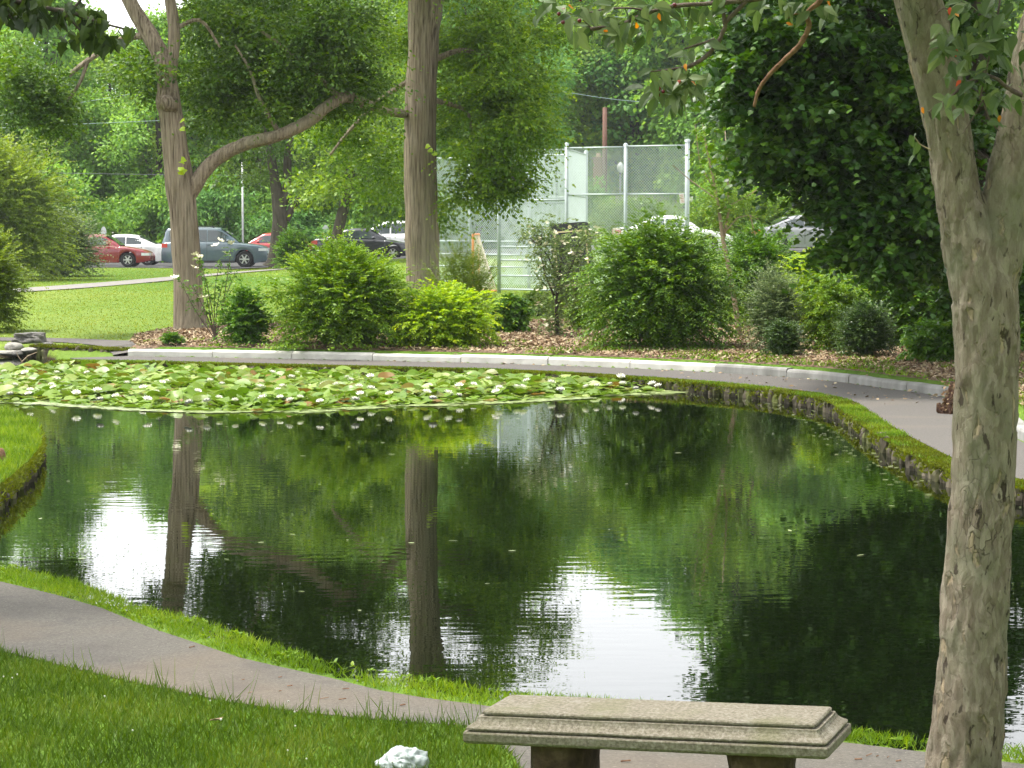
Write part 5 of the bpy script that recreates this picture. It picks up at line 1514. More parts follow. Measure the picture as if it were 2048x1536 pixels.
# ================================================================== dark leaves hanging in at the top left
Yo = 13.5
base = Vector((-4.7, 13.3, .25))
ot = thing('overhanging_tree', base, 'dark leafed tree whose branch hangs into the top left corner', 'tree')
mb = MB()
mb.tube(spline([(0, 0, -.1), (.05, .05, 1.5), (.2, .1, 3.0), (.5, .1, 4.4)], 5), [.2 - .008 * i for i in range(16)], n=14, wob=.08)
mb.build('trunk', M['bark_dark'], ot, smooth=True)
mb = MB()
for ln in ([(-160, -60, 9), (-40, -20, 7), (60, 10, 5.5), (140, 25, 4.5), (200, 45, 3), (250, 58, 2)], [(120, 20, 3), (155, 55, 2), (170, 80, 1.5)], [(0, -10, 4), (10, 15, 3), (24, 40, 2)], [(140, 25, 3), (165, -10, 2), (150, -40, 1.5)]):
    a = spline([(q[0], q[1], q[2]) for q in ln], 5)
    mb.tube([P(q[0], q[1], Yo) - base for q in a], [q[2] * mpp(Yo) for q in a], n=7, wob=.25, wscale=30)
mb.tube([Vector((.3, .1, 3.6)), P(-160, -60, Yo) - base], [.06, .028], n=8)
br = mb.build('branch', M['bark_dark'], ot, smooth=True)
NARROW = (MAPLE_LEAF[0] * np.array([1, .62, 1]), MAPLE_LEAF[1])
pos = []; al = []; nor = []; sz = []; tn = []
for (cx, cy, rx, ry, n) in [(40, 5, 60, 18, 44), (90, 25, 50, 20, 34), (20, 35, 24, 14, 9), (150, 15, 40, 14, 16), (190, 45, 22, 30, 20), (150, 75, 34, 12, 12), (210, 78, 30, 12, 12), (252, 58, 20, 6, 5), (175, 45, 12, 26, 8), (60, -30, 120, 14, 26)]:
    for _ in range(n):
        a = random.random() * 6.283; q = math.sqrt(random.random())
        pos.append(list(P(cx + rx * q * math.cos(a), cy + ry * q * math.sin(a), Yo + random.uniform(-.15, .15))))
        al.append([random.uniform(-.7, .7), random.uniform(-.4, .4), random.uniform(-1.4, -.3)])
        nor.append([random.uniform(-.6, .6), random.uniform(-1, 1), random.uniform(.3, 1)])
        sz.append(random.uniform(.07, .115)); tn.append(random.random())
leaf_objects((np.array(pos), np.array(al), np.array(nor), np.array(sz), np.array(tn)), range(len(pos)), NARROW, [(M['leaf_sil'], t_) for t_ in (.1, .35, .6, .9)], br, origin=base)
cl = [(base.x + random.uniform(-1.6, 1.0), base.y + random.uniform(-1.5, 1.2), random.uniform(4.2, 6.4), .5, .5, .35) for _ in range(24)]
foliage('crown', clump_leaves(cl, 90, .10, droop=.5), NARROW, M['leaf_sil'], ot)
# ================================================================== parked cars
M['glass'] = plain('car_glass', (.035, .05, .05), rough=.06, spec=1.0)
M['tyre'] = plain('tyre_rubber', (.018, .018, .018), rough=.85)
M['rim'] = plain('alloy_rim', (.55, .55, .55), rough=.3, metallic=.7)
M['trim'] = plain('black_trim', (.02, .02, .022), rough=.6)
M['lamp_clear'] = plain('headlamp_lens', (.75, .77, .78), rough=.12, spec=.9)
M['lamp_red'] = plain('tail_lamp_lens', (.50, .02, .015), rough=.15, spec=.8)
M['lamp_orange'] = plain('lit_tail_lamp', (.85, .16, .03), rough=.2, spec=.8)
def paint(name, c): return plain(name, c, rough=.28, spec=.5, coat=.7)
PAINT = {'red': paint('red_paint', (.22, .012, .018)), 'white': paint('white_paint', (.78, .78, .76)), 'teal': paint('blue_grey_paint', (.080, .118, .142)), 'black': paint('black_paint', (.012, .014, .018)),
         'grey': paint('grey_paint', (.20, .205, .22)), 'silver': paint('silver_paint', (.45, .46, .47)), 'far_red': paint('bright_red_paint', (.35, .03, .03))}
STY = {   # length, width, height, wheelbase, wheel radius, belt line, roof line (fractions of half length)
    'sedan': dict(L=4.75, W=1.82, H=1.45, wb=2.72, wr=.325, belt=[(-1, .60), (-.985, .86), (-.93, .97), (-.62, 1.01), (-.2, .98), (.3, .95), (.55, .90), (.85, .76), (.96, .66), (1, .50)],
                  roof=[(-.74, .99), (-.62, 1.11), (-.40, 1.36), (-.22, 1.44), (0.0, 1.45), (.13, 1.41), (.28, 1.22), (.43, .955)], panes=[(-.46, -.16), (-.14, .20)]),
    'suv': dict(L=4.78, W=1.97, H=1.79, wb=2.70, wr=.365, belt=[(-1, .75), (-.99, 1.0), (-.97, 1.12), (-.7, 1.16), (0, 1.14), (.36, 1.12), (.5, 1.08), (.85, .98), (.96, .88), (1, .62)],
                roof=[(-.985, 1.14), (-.95, 1.40), (-.91, 1.70), (-.8, 1.76), (-.4, 1.79), (0.0, 1.78), (.12, 1.73), (.27, 1.50), (.46, 1.12)], panes=[(-.86, -.53), (-.50, -.14), (-.12, .26)]),
    'van': dict(L=5.05, W=1.96, H=1.75, wb=3.03, wr=.34, belt=[(-1, .7), (-.99, .95), (-.97, 1.08), (-.5, 1.12), (.2, 1.08), (.5, 1.02), (.8, .90), (.95, .78), (1, .55)],
                roof=[(-.98, 1.08), (-.94, 1.45), (-.90, 1.68), (-.7, 1.75), (-.2, 1.75), (.05, 1.70), (.25, 1.50), (.56, 1.02)], panes=[(-.84, -.46), (-.43, -.08), (-.05, .34)]),
}
def interp(tab, x):
    return float(np.interp(x, [t[0] for t in tab], [t[1] for t in tab]))
def make_car(name, style, pnt, label, px, Y, face, group='cars parked beyond the lawn', yaw=0.0, lit=False, rack=False):
    S = STY[style]
    hl, hw = S['L'] / 2, S['W'] / 2
    loc = P(px, 500, Y); loc.z = h1(loc.x, loc.y) + .014
    root = thing(name, loc, label, 'car', group, rotz=(0 if face > 0 else math.pi) + yaw)
    belt = [(a, b) for a, b in S['belt']]
    rs = spline(S['roof'], 6); roof = [(a, b) for a, b in rs]
    xw = (-S['wb'] / 2 - .02, S['wb'] / 2 + .02)
    ra = S['wr'] + .055
    def bottom(x):
        z = .20 + .10 * max(0, abs(x / hl) - .8) / .2
        for w_ in xw:
            d = abs(x - w_)
            if d < ra: z = max(z, S['wr'] + math.sqrt(ra * ra - d * d))
        return z
    def wid(x):
        t = abs(x / hl)
        return hw * (1 - .16 * max(0, (t - .55) / .45) ** 2.6)
    xs_ = sorted(set(list(np.linspace(-hl, hl, 66)) + [w_ + s_ * ra * q for w_ in xw for s_ in (-1, 1) for q in (1.0, .985, .9, .7, .4)]))
    mb = MB(); secs = []
    for x in xs_:
        zt = interp(belt, x / hl); zb = min(bottom(x), zt - .12); w = wid(x)
        zm = zb + (zt - zb) * .5
        half = [(w * .965, zb), (w * .995, zb + (zt - zb) * .22), (w, zm), (w * .985, zb + (zt - zb) * .78), (w * .95, zt - .035), (w * .86, zt - .004), (w * .5, zt + .018), (0, zt + .025)]
        sec = [(x, y, z) for y, z in half] + [(x, -y, z) for y, z in reversed(half[:-1])]
        secs.append(sec)
    m_ = len(secs[0])
    v = [p for s_ in secs for p in s_]; f = []
    for i in range(len(secs) - 1):
        for k in range(m_ - 1):
            f.append((i * m_ + k, i * m_ + k + 1, (i + 1) * m_ + k + 1, (i + 1) * m_ + k))
    f.append(tuple(range(m_))); f.append(tuple((len(secs) - 1) * m_ + k for k in reversed(range(m_))))
    mb.addv(v, f)
    def sidept(x, t):
        """point on the cabin side, t from the belt to the gutter"""
        w = wid(x); zt = interp(belt, x / hl); zr = interp(roof, x / hl)
        return Vector((x, w * (.90 - .17 * t), zt - .01 + (zr - .05 - zt + .01) * t))
    v = []; f = []
    rx = [a * hl for a, b in roof]
    for x in rx:
        w = wid(x); zt = interp(belt, x / hl); zr = max(interp(roof, x / hl), zt + .001)
        k = min(1, (zr - zt) / .3)
        half = [(w * .90, zt - .02), (w * (.90 - .085 * k), zt + (zr - zt) * .5), (w * (.90 - .17 * k), zr - .05 * k), (w * (.90 - .24 * k), zr - .012 * k), (w * .4, zr + .018), (0, zr + .025)]
        v += [(x, y, z) for y, z in half] + [(x, -y, z) for y, z in reversed(half[:-1])]
    m2 = 11
    for i in range(len(rx) - 1):
        for k in range(m2 - 1):
            f.append((i * m2 + k, i * m2 + k + 1, (i + 1) * m2 + k + 1, (i + 1) * m2 + k))
    mb.addv(v, f)
    mb.build('body', PAINT[pnt], root, smooth=True)
    # glass
    for (a, b) in S['panes']:
        for s_ in (-1, 1):
            g = MB(); vv = []; n_ = 8
            for i in range(n_ + 1):
                x = (a + (b - a) * i / n_) * hl
                zr = interp(roof, x / hl); zt = interp(belt, x / hl)
                tt = max(.10, 1 - .07 / max(.1, zr - zt))
                for t in (.09, tt):
                    p = sidept(x, t); vv.append((p.x, s_ * (p.y + .012), p.z))
            g.addv(vv, [(2 * i, 2 * i + 2, 2 * i + 3, 2 * i + 1) for i in range(n_)])
            g.build('side_window', M['glass'], root)
    top_i = max(range(len(roof)), key=lambda i: roof[i][1])
    for nm, seq in (('windscreen', [r for r in roof if r[0] > .07 and r[1] < S['H'] - .05]), ('rear_window', [r for r in roof if r[0] < -.36 and r[1] < S['H'] - .08])):
        if len(seq) < 2: continue
        g = MB(); vv = []
        for a, b in seq:
            x = a * hl; w = wid(x) * .70
            zt = interp(belt, a)
            for y in (-w, -w * .5, 0, w * .5, w):
                vv.append((x + (.012 if nm == 'windscreen' else -.012), y, max(b, zt) + .03 - .01 * (abs(y) / w)))
        g.addv(vv, [(5 * i + k, 5 * i + k + 1, 5 * i + k + 6, 5 * i + k + 5) for i in range(len(seq) - 1) for k in range(4)])
        g.build(nm, M['glass'], root)
    # wheels
    for x in xw:
        for s_ in (-1, 1):
            wroot = bpy.data.objects.new('wheel', None); wroot.empty_display_size = .1
            wroot.location = (x, s_ * (hw - .13), S['wr']); link(wroot, root)
            r_ = S['wr']
            t = MB(); t.lathe([(r_ * .62, -.10), (r_ * .93, -.105), (r_, -.07), (r_, .07), (r_ * .93, .105), (r_ * .62, .10)], 24, axis='y')
            t.build('tyre', M['tyre'], wroot, smooth=False)
            q = MB(); q.lathe([(r_ * .64, s_ * .09), (r_ * .60, s_ * .112), (r_ * .56, s_ * .09)], 24, axis='y')
            for k in range(6):
                a = 2 * math.pi * k / 6
                q.box((math.cos(a) * r_ * .33, s_ * .10, math.sin(a) * r_ * .33), (r_ * .56, .02, r_ * .17), Matrix.Rotation(-a, 3, 'Y'))
            q.lathe([(r_ * .14, s_ * .09), (r_ * .14, s_ * .115), (r_ * .05, s_ * .12)], 12, axis='y')
            q.build('rim', M['rim'], wroot)
    u = MB(); u.box((0, 0, .42), (S['L'] * .9, S['W'] * .80, .36)); u.build('underbody', M['trim'], root)
    # lamps, mirrors, handles, plates
    zt_f, zt_r = interp(belt, .93), interp(belt, -.985)
    for s_ in (-1, 1):
        for nm, x0, x1, z0, z1, mm in (('headlight', hl * .84, hl * .985, zt_f - .17, zt_f - .05, 'lamp_clear'), ('tail_light', -hl * .995, -hl * .88, zt_r - .14, zt_r + .04, 'lamp_orange' if lit else 'lamp_red')):
            g = MB(); vv = []
            for i in range(5):
                x = x0 + (x1 - x0) * i / 4
                w = wid(x)
                for z in (z0, (z0 + z1) / 2, z1):
                    vv.append((x, s_ * (w + .012), z))
            xe = hl + .012 if nm == 'headlight' else -hl - .012
            for z in (z0, (z0 + z1) / 2, z1): vv.append((xe, s_ * wid(hl) * .62, z))
            order_ = list(range(5)) + [5] if nm == 'headlight' else [5] + list(range(5))
            g.v = [tuple(p) for p in vv]
            for a_, b_ in zip(order_[:-1], order_[1:]):
                for k in range(2):
                    g.f.append((a_ * 3 + k, b_ * 3 + k, b_ * 3 + k + 1, a_ * 3 + k + 1))
            g.build(nm, M[mm], root)
        mxx = S['panes'][-1][1] * hl + .03
        g = MB(); g.lathe([(.02, -.1), (.075, -.08), (.09, 0), (.07, .08), (.02, .1)], 10, axis='y')
        o = g.build('mirror', PAINT[pnt], root, smooth=True, loc=(mxx, s_ * (hw + .06), interp(belt, mxx / hl) + .07)); o.scale = (1, 1, .8)
        for (a, b) in S['panes'][-2:]:
            g = MB(); g.box((0, 0, 0), (.2, .03, .035))
            xx = (a + (b - a) * .12) * hl
            g.build('door_handle', PAINT[pnt], root, loc=(xx, s_ * (wid(xx) + .004), interp(belt, xx / hl) - .13))
            xx = (a - .01) * hl
            g = MB(); g.box((0, 0, 0), (.012, .012, interp(belt, xx / hl) - .36))
            g.build('door_seam', M['trim'], root, loc=(xx, s_ * wid(xx) * .997, .33 + (interp(belt, xx / hl) - .36) / 2))
        g = MB(); g.box((0, 0, 0), (S['wb'] - .85, .03, .09))
        g.build('sill', M['trim'] if style != 'sedan' else PAINT[pnt], root, loc=(0, s_ * hw * .985, .26))
    for x in (-hl - .004, hl + .004):
        g = MB(); g.box((0, 0, 0), (.02, .34, .12)); g.build('number_plate', M['lamp_clear'], root, loc=(x, 0, .56))
        g = MB(); g.box((0, 0, 0), (.05, wid(hl) * 1.5, .10)); g.build('bumper', M['trim'] if style == 'suv' else PAINT[pnt], root, loc=(x, 0, .40))
    if rack:
        for s_ in (-1, 1):
            g = MB(); g.tube([(-.75 * hl, s_ * .62, S['H'] - .03), (-.7 * hl, s_ * .62, S['H'] + .05), (-.05 * hl, s_ * .62, S['H'] + .05), (0, s_ * .62, S['H'] - .03)], .018, n=6)
            g.build('roof_rail', M['trim'], root)
    return root
make_car('parked_car', 'sedan', 'red', 'dark red sedan half hidden by the shrub at the left', 200, 106.0, 1)
make_car('parked_car', 'sedan', 'white', 'white sedan between the dark red sedan and the blue grey suv', 242, 111.5, -1)
make_car('parked_suv', 'suv', 'teal', 'blue grey suv parked behind the left trunk', 433, 107.0, 1, rack=True)
make_car('parked_car', 'sedan', 'far_red', 'bright red car whose roof shows behind the suv bonnet', 540, 119.0, -1)
make_car('parked_car', 'sedan', 'black', 'black sedan above the large bright bush', 728, 109.0, 1)
make_car('parked_van', 'van', 'white', 'white minivan behind the black sedan', 776, 116.5, -1)
make_car('parked_car', 'sedan', 'white', 'white car behind the ball fence and largest round bush', 1345, 94.0, 1)
make_car('parked_car', 'sedan', 'grey', 'grey sedan with glowing orange tail light under the maple', 1622, 93.0, 1, lit=True)
make_car('parked_car', 'sedan', 'silver', 'silver car just behind the grey sedan', 1606, 99.5, 1)

# ================================================================== ball fence
M['galv'] = plain('galvanised_steel', (.36, .41, .41), rough=.45, metallic=.2)
M['galv_wire'] = plain('galvanised_wire', (.52, .59, .59), rough=.5, metallic=.1)
def vpt(px, Y):
    p = P(px, 450, Y); return Vector((p.x, p.y, h1(p.x, p.y)))
fa, fb, fc, fd = vpt(998, 65.4), vpt(1133, 64.0), vpt(1251, 63.2), vpt(1374, 62.5)
l0, l2, l3, l4 = vpt(848, 73.5), vpt(940, 72.4), vpt(1058, 70.9), vpt(1172, 69.5)
fence = thing('backstop_fence', (fb.x, fb.y, fb.z), 'tall chain link ball fence on pale galvanised posts', 'fence')
TOP = 4.52
def f_post(p, top=TOP, r=.048):
    mb = MB()
    mb.tube([(0, 0, -.1), (0, 0, top - p.z)], r, n=10)
    mb.lathe([(r * 1.25, top - p.z - .02), (r * 1.25, top - p.z + .03), (r * .6, top - p.z + .07)], 10)
    mb.build('post', M['galv'], fence, smooth=True, loc=p - fence.location)
for p, t_ in ((fa, 4.42), (fb, 4.56), (fc, TOP), (fd, 4.62), (l0, 4.5), (l2, 4.5), (l3, 4.5), (l4, 4.52)):
    f_post(p, t_, .062 if p in (fd,) else .05)
def f_rail(a, b, za, zb, r=.024):
    mb = MB(); A = Vector((a.x, a.y, za)) - fence.location; B = Vector((b.x, b.y, zb)) - fence.location
    mb.tube([A, B], r, n=8); mb.build('rail', M['galv'], fence, smooth=True)
def f_mesh(a, b, z0, z1, sp=.062, w=.0105):
    A = Vector((a.x, a.y, 0)); B = Vector((b.x, b.y, 0)); L = (B - A).length; u = (B - A) / L; nn = Vector((-u.y, u.x, 0))
    H = z1 - z0
    mb = MB(); st = sp * 1.25
    for sgn in (1, -1):
        s_ = -H if sgn > 0 else 0
        while s_ < (L if sgn > 0 else L + H):
            if sgn > 0: p0 = (max(s_, 0), max(-s_, 0)); e = min(L - s_, H); p1 = (s_ + e, e)
            else: p0 = (min(s_, L), max(0, s_ - L)); e = min(s_, H); p1 = (s_ - e, e)
            s_ += st
            if p1[1] - p0[1] < .02: continue
            q0 = A + u * p0[0] + Vector((0, 0, z0 + p0[1])); q1 = A + u * p1[0] + Vector((0, 0, z0 + p1[1]))
            d = (q1 - q0).normalized(); k = d.cross(nn) * w * .5; m__ = nn * w * .5
            mb.addv([q0 + k, q0 - k, q0 + m__, q1 + k, q1 - k, q1 + m__], [(0, 1, 4, 3), (1, 2, 5, 4), (2, 0, 3, 5)])
    for i in range(len(mb.v)): mb.v[i] = tuple(Vector(mb.v[i]) - fence.location)
    o = mb.build('chain_link', M['galv_wire'], fence); tag(o, kind='stuff')
for a, b, zt_, rails in ((fa, fb, 4.44, (.62, 1.0, 1.43, 1.80, 3.08, 4.44)), (fb, fc, 4.48, (.6, 3.22, 4.48)), (fc, fd, 4.50, (.6, 3.22, 4.50)), (l0, l2, 4.46, (1.13, 1.5, 1.9, 3.22, 4.46)), (l2, l3, 4.46, (1.13, 1.5, 1.9, 3.22, 4.46)), (l3, l4, 4.48, (3.22, 4.48)), (fb, l4, 4.46, (3.22, 4.46))):
    for z_ in rails: f_rail(a, b, z_, z_)
    f_mesh(a, b, rails[0] if rails[0] < .7 else .6, zt_)
# close-woven inner screen with stiffeners
da, db = vpt(1046, 66.9), vpt(1142, 66.5)
f_mesh(da, db, .7, 4.36, sp=.03, w=.0065)
for t in (0, .2, .45, .70, .95):
    q = da.lerp(db, t); mb = MB(); mb.box((0, 0, 0), (.03, .02, 1.35)); mb.build('stiffener', M['galv'], fence, loc=Vector((q.x, q.y - .02, 3.7)) - fence.location)
f_rail(da, db, 4.36, 4.36, .016); f_rail(da, db, 3.02, 3.02, .016)
# small notice
sp_ = P(1364, 397, 62.5)
mb = MB(); mb.box((0, 0, 0), (.13, .012, .26)); no = mb.build('notice_sign', plain('notice_white', (.78, .74, .74), rough=.5), loc=sp_, rot=(0, R(-8), 0))
tag(no, 'small white notice with red lines wired to the right end of the ball fence', 'sign')
mb = MB()
for i, zz in enumerate((.09, .045, 0, -.045, -.09)): mb.box((0, -.009, zz), (.09 - .02 * (i % 2), .004, .014))
mb.build('lettering', plain('notice_red', (.45, .12, .12), rough=.6), no)

# ================================================================== goals and rebound board
M['goal_orange'] = plain('orange_pipe', (.75, .30, .12), rough=.5)
M['goal_tan'] = plain('tan_pipe', (.62, .45, .30), rough=.6)
M['net'] = plain('white_net', (.80, .72, .60), rough=.8)
def goal(label, f0, f1, back, ztop, pipe, r=.035):
    root = thing('net_goal', (f0.x, f0.y, f0.z), label, 'goal')
    O = Vector(root.location)
    t0 = Vector((f0.x, f0.y, ztop)); t1 = Vector((f1.x, f1.y, ztop))
    mb = MB()
    mb.tube([f0 - O, t0 - O, t1 - O, f1 - O], r, n=8); mb.build('goal_frame', pipe, root)
    mb = MB(); mb.tube([f0 - O, back - O, f1 - O], r * .8, n=6); mb.build('base_frame', pipe, root)
    mb = MB()
    def panel(c, n=13):
        c = [Vector(q) for q in c]
        for i in range(n + 1):
            t = i / n
            for A, B in ((c[0].lerp(c[1], t), c[3].lerp(c[2], t)), (c[0].lerp(c[3], t), c[1].lerp(c[2], t))):
                if (A - B).length > .02: mb.tube([A - O, A.lerp(B, .5) - O + Vector((0, 0, -.03)), B - O], .006, n=3, cap=False)
    panel([f0, t0, t0, back]); panel([f1, t1, t1, back]); panel([t0, t1, back, back])
    mb.build('net', M['net'], root)
def gz(px, py, Y):
    p = P(px, py, Y); p.z = h1(p.x, p.y) + .02; return p
goal('orange framed net goal left of the ball fence post', gz(946, 560, 66.0), gz(958, 560, 68.2), gz(994, 560, 67.0), P(950, 469, 67).z, M['goal_orange'])
goal('tan framed white net goal half hidden by the largest round bush', gz(1228, 520, 70.0), gz(1292, 520, 69.5), gz(1262, 520, 72.0), P(1240, 458, 70).z, M['goal_tan'])
pb = vpt(1150, 60.0)
rb = thing('rebound_board', pb, 'black padded board with cream outline leaning by the ball fence', 'board')
rb.rotation_euler = (R(-8), R(-4), 0)
def rrect(w, h, r, n=5):
    out = []
    for cx, cz, a0 in ((w / 2 - r, h - r, 0), (-w / 2 + r, h - r, 90), (-w / 2 + r, r, 180), (w / 2 - r, r, 270)):
        for i in range(n + 1):
            a = R(a0 + 90 * i / n); out.append((cx + r * math.cos(a), cz + r * math.sin(a)))
    return out
rr = rrect(1.02, 1.97, .13)
n = len(rr)
mb = MB(); mb.addv([(a, -.04, b) for a, b in rr] + [(a, .04, b) for a, b in rr], [tuple(range(n)), tuple(range(2 * n - 1, n - 1, -1))] + [(i, i + n, (i + 1) % n + n, (i + 1) % n) for i in range(n)])
mb.build('pad', plain('black_vinyl', (.02, .02, .022), rough=.45), rb)
M['cream'] = plain('cream_line', (.72, .55, .36), rough=.6)
mb = MB()
for c_, d_ in (((-.40, -.046, 1.05), (.035, .01, 1.42)), ((.40, -.046, 1.05), (.035, .01, 1.42)), ((0, -.046, 1.745), (.765, .01, .035)), ((0, -.046, .355), (.765, .01, .035))): mb.box(c_, d_)
mb.build('outline', M['cream'], rb)
mb = MB(); mb.lathe([(.05, 0), (.05, .008), (.04, .01)], 12, axis='y'); mb.build('emblem', M['cream'], rb, loc=(0, -.052, 1.86))

# ================================================================== small street furniture
M['white_metal'] = plain('white_metal', (.55, .56, .55), rough=.5)
M['dark_metal'] = plain('dark_metal', (.12, .13, .13), rough=.6)
def pole(name, px, ytop, Y, r, mat, label, cat_, extra=None):
    b = P(px, 500, Y); b.z = h1(b.x, b.y)
    zt = P(px, ytop, Y).z
    root = thing(name, b, label, cat_)
    mb = MB(); mb.tube([(0, 0, -.1), (0, 0, zt - b.z)], [r, r * .8], n=8); mb.build('pole', mat, root, smooth=True)
    return root, zt - b.z
pole('white_pole', 486, 325, 114, .055, M['white_metal'], 'slim white pole rising behind the suv', 'pole')
rt, h_ = pole('garden_lamp', 748, 440, 122, .045, M['white_metal'], 'white mushroom shaped lamp above the minivan', 'lamp post')
mb = MB(); mb.lathe([(.05, h_ - .02), (.09, h_ + .12), (.12, h_ + .14), (.17, h_ + .17), (.17, h_ + .20), (.05, h_ + .27)], 14); mb.build('lamp_head', M['white_metal'], rt, smooth=True)
rt, h_ = pole('street_lamp', 1240, 345, 135, .06, M['dark_metal'], 'grey lantern lamp seen through the right fence panel', 'lamp post')
mb = MB(); mb.lathe([(.06, h_), (.16, h_ + .1), (.2, h_ + .4), (.1, h_ + .5), (.02, h_ + .6)], 12); mb.build('lamp_head', M['white_metal'], rt, smooth=True)
pole('utility_pole', 1209, 215, 141.2, .17, noise_mat('pole_wood', [(.3, (.10, .05, .035)), (.7, (.20, .11, .08))], scale=5, stretch=(1, 1, .1)), 'brown wooden utility pole behind the brick chimney', 'pole')
rt, h_ = pole('basketball_hoop', 651, 458, 121, .04, M['dark_metal'], 'small basketball hoop with white backboard behind the black sedan', 'hoop')
bb = [(-.02, -.28), (.02, -.28)]
mb = MB()
oval = [(.18 * math.cos(a), .27 * math.sin(a)) for a in np.linspace(0, 2 * math.pi, 20, endpoint=False)]
mb.addv([(a, -.06, h_ - .06 + b) for a, b in oval] + [(a, -.03, h_ - .06 + b) for a, b in oval], [tuple(range(20)), tuple(range(39, 19, -1))] + [(i, i + 20, (i + 1) % 20 + 20, (i + 1) % 20) for i in range(20)])
mb.build('backboard', M['white_metal'], rt)
mb = MB(); pts = [(-.16 + .16 * math.cos(a), -.25 + .16 * math.sin(a), h_ - .26) for a in np.linspace(0, 2 * math.pi, 15)]
mb.tube(pts, .02, n=5); mb.build('rim', plain('hoop_red', (.6, .08, .04)), rt)
rt, h_ = pole('road_sign', 208, 458, 116, .03, M['dark_metal'], 'oval pale sign behind the dark red sedan', 'sign')
mb = MB(); mb.addv([(a * .75, -.05, h_ - .15 + b) for a, b in oval] + [(a * .75, -.03, h_ - .15 + b) for a, b in oval], [tuple(range(20)), tuple(range(39, 19, -1))] + [(i, i + 20, (i + 1) % 20 + 20, (i + 1) % 20) for i in range(20)])
mb.build('sign_plate', M['white_metal'], rt)
M['cable'] = plain('cable_grey', (.28, .36, .36), rough=.5)
for ln, Yw, lab in (([(-40, 238), (100, 215), (270, 186), (420, 150)], 104, 'upper wire crossing behind the left trunk'), ([(-40, 258), (140, 249), (320, 241), (480, 232)], 104, 'lower wire crossing behind the left trunk'), ([(60, 345), (300, 349), (560, 351), (780, 346)], 112, 'dark low wire crossing above the parked cars'),
                    ([(1000, 160), (1085, 176), (1240, 200), (1400, 209), (1560, 212)], 104, 'wire sagging above the ball fence'), ([(1060, 22), (1180, 30), (1290, 37), (1420, 43), (1560, 47)], 104, 'bluish wire at the top near the crabapple leaves')):
    mb = MB(); mb.tube([P(q[0], q[1], Yw) for q in spline(ln, 6)], .012, n=5)
    tag(mb.build('power_line', M['cable'] if 'dark' not in lab else M['dark_metal']), lab, 'wire')

# ================================================================== houses
def brick_mat():
    m, nt, out = _mat('chimney_brick')
    tc = N(nt, 'ShaderNodeTexCoord'); mp = N(nt, 'ShaderNodeMapping'); mp.inputs['Rotation'].default_value = (R(90), 0, 0)
    nt.links.new(tc.outputs['Object'], mp.inputs[0])
    b = N(nt, 'ShaderNodeTexBrick'); b.inputs['Scale'].default_value = 4.5
    b.inputs['Color1'].default_value = (.26, .11, .075, 1); b.inputs['Color2'].default_value = (.34, .16, .11, 1); b.inputs['Mortar'].default_value = (.42, .36, .30, 1)
    nt.links.new(mp.outputs[0], b.inputs['Vector'])
    p = N(nt, 'ShaderNodeBsdfPrincipled'); p.inputs['Roughness'].default_value = .9
    nt.links.new(b.outputs['Color'], p.inputs['Base Color']); nt.links.new(p.outputs[0], out.inputs['Surface'])
    return m
M['roof'] = noise_mat('grey_shingles', [(.3, (.17, .165, .16)), (.7, (.27, .265, .255))], scale=3, stretch=(1, 1, 4), rough=.9)
M['wall'] = noise_mat('pale_siding', [(.3, (.42, .43, .40)), (.7, (.52, .53, .50))], scale=2, stretch=(.2, .2, 6), rough=.9)
Yh = 142.0
a = P(1165, 430, Yh); b = P(1410, 430, Yh)
zg = h1((a.x + b.x) / 2, Yh)
ro = thing('house', ((a.x + b.x) / 2, Yh, zg), 'grey roofed house behind the ball fence', 'house')
w_ = (b.x - a.x); ze = P(1200, 428, Yh).z - zg; zr = P(1200, 384, Yh).z - zg
mb = MB(); mb.box((0, 3.5, ze / 2), (w_ - .6, 6.4, ze)); mb.build('wall', M['wall'], ro)
mb = MB(); mb.addv([(-w_ / 2, 0, ze), (w_ / 2, 0, ze), (w_ / 2, 7, ze), (-w_ / 2, 7, ze), (-w_ / 2 + 2.4, 3.5, zr), (w_ / 2 - 2.4, 3.5, zr)], [(0, 1, 5, 4), (2, 3, 4, 5), (1, 2, 5), (3, 0, 4), (0, 3, 2, 1)])
rf = mb.build('roof', M['roof'], ro)
for i in range(3):
    wx = -w_ / 2 + 1.4 + 1.9 * i
    mb = MB(); mb.box((wx, .27, ze - 1.1), (.95, .06, 1.1)); wi = mb.build('window', M['white_metal'], ro)
    mb = MB(); mb.box((wx, .235, ze - 1.1), (.8, .03, .95)); mb.build('pane', M['glass'], wi)
pc = P(1197, 318, Yh - .4); hc_ = pc.z - zg
mb = MB(); mb.box((pc.x - ro.location.x, -.4, hc_ / 2), (.62, .6, hc_)); mb.box((pc.x - ro.location.x, -.4, hc_ + .05), (.72, .7, .14)); ch = mb.build('chimney', brick_mat(), ro)
mb = MB(); mb.lathe([(.13, 0), (.15, .2), (.12, .22)], 10, c=(pc.x - ro.location.x, -.4, hc_ + .12)); mb.build('chimney_pot', M['goal_tan'], ch)
Yg = 132.0
a = P(1395, 430, Yg); b = P(1760, 430, Yg); zg = h1((a.x + b.x) / 2, Yg); zt = P(1500, 393, Yg).z - zg
ro = thing('low_building', ((a.x + b.x) / 2, Yg, zg), 'long low grey building with pale roof edge behind the grey sedan', 'building')
w_ = b.x - a.x
mb = MB(); mb.box((0, 3, (zt - .3) / 2), (w_, 6, zt - .3)); mb.build('wall', noise_mat('grey_wall', [(.3, (.20, .22, .20)), (.7, (.28, .30, .27))], scale=2, rough=.9), ro)
mb = MB(); mb.box((0, 2.9, zt - .13), (w_ + .6, 6.6, .27)); mb.build('roof_edge', M['white_metal'], ro)
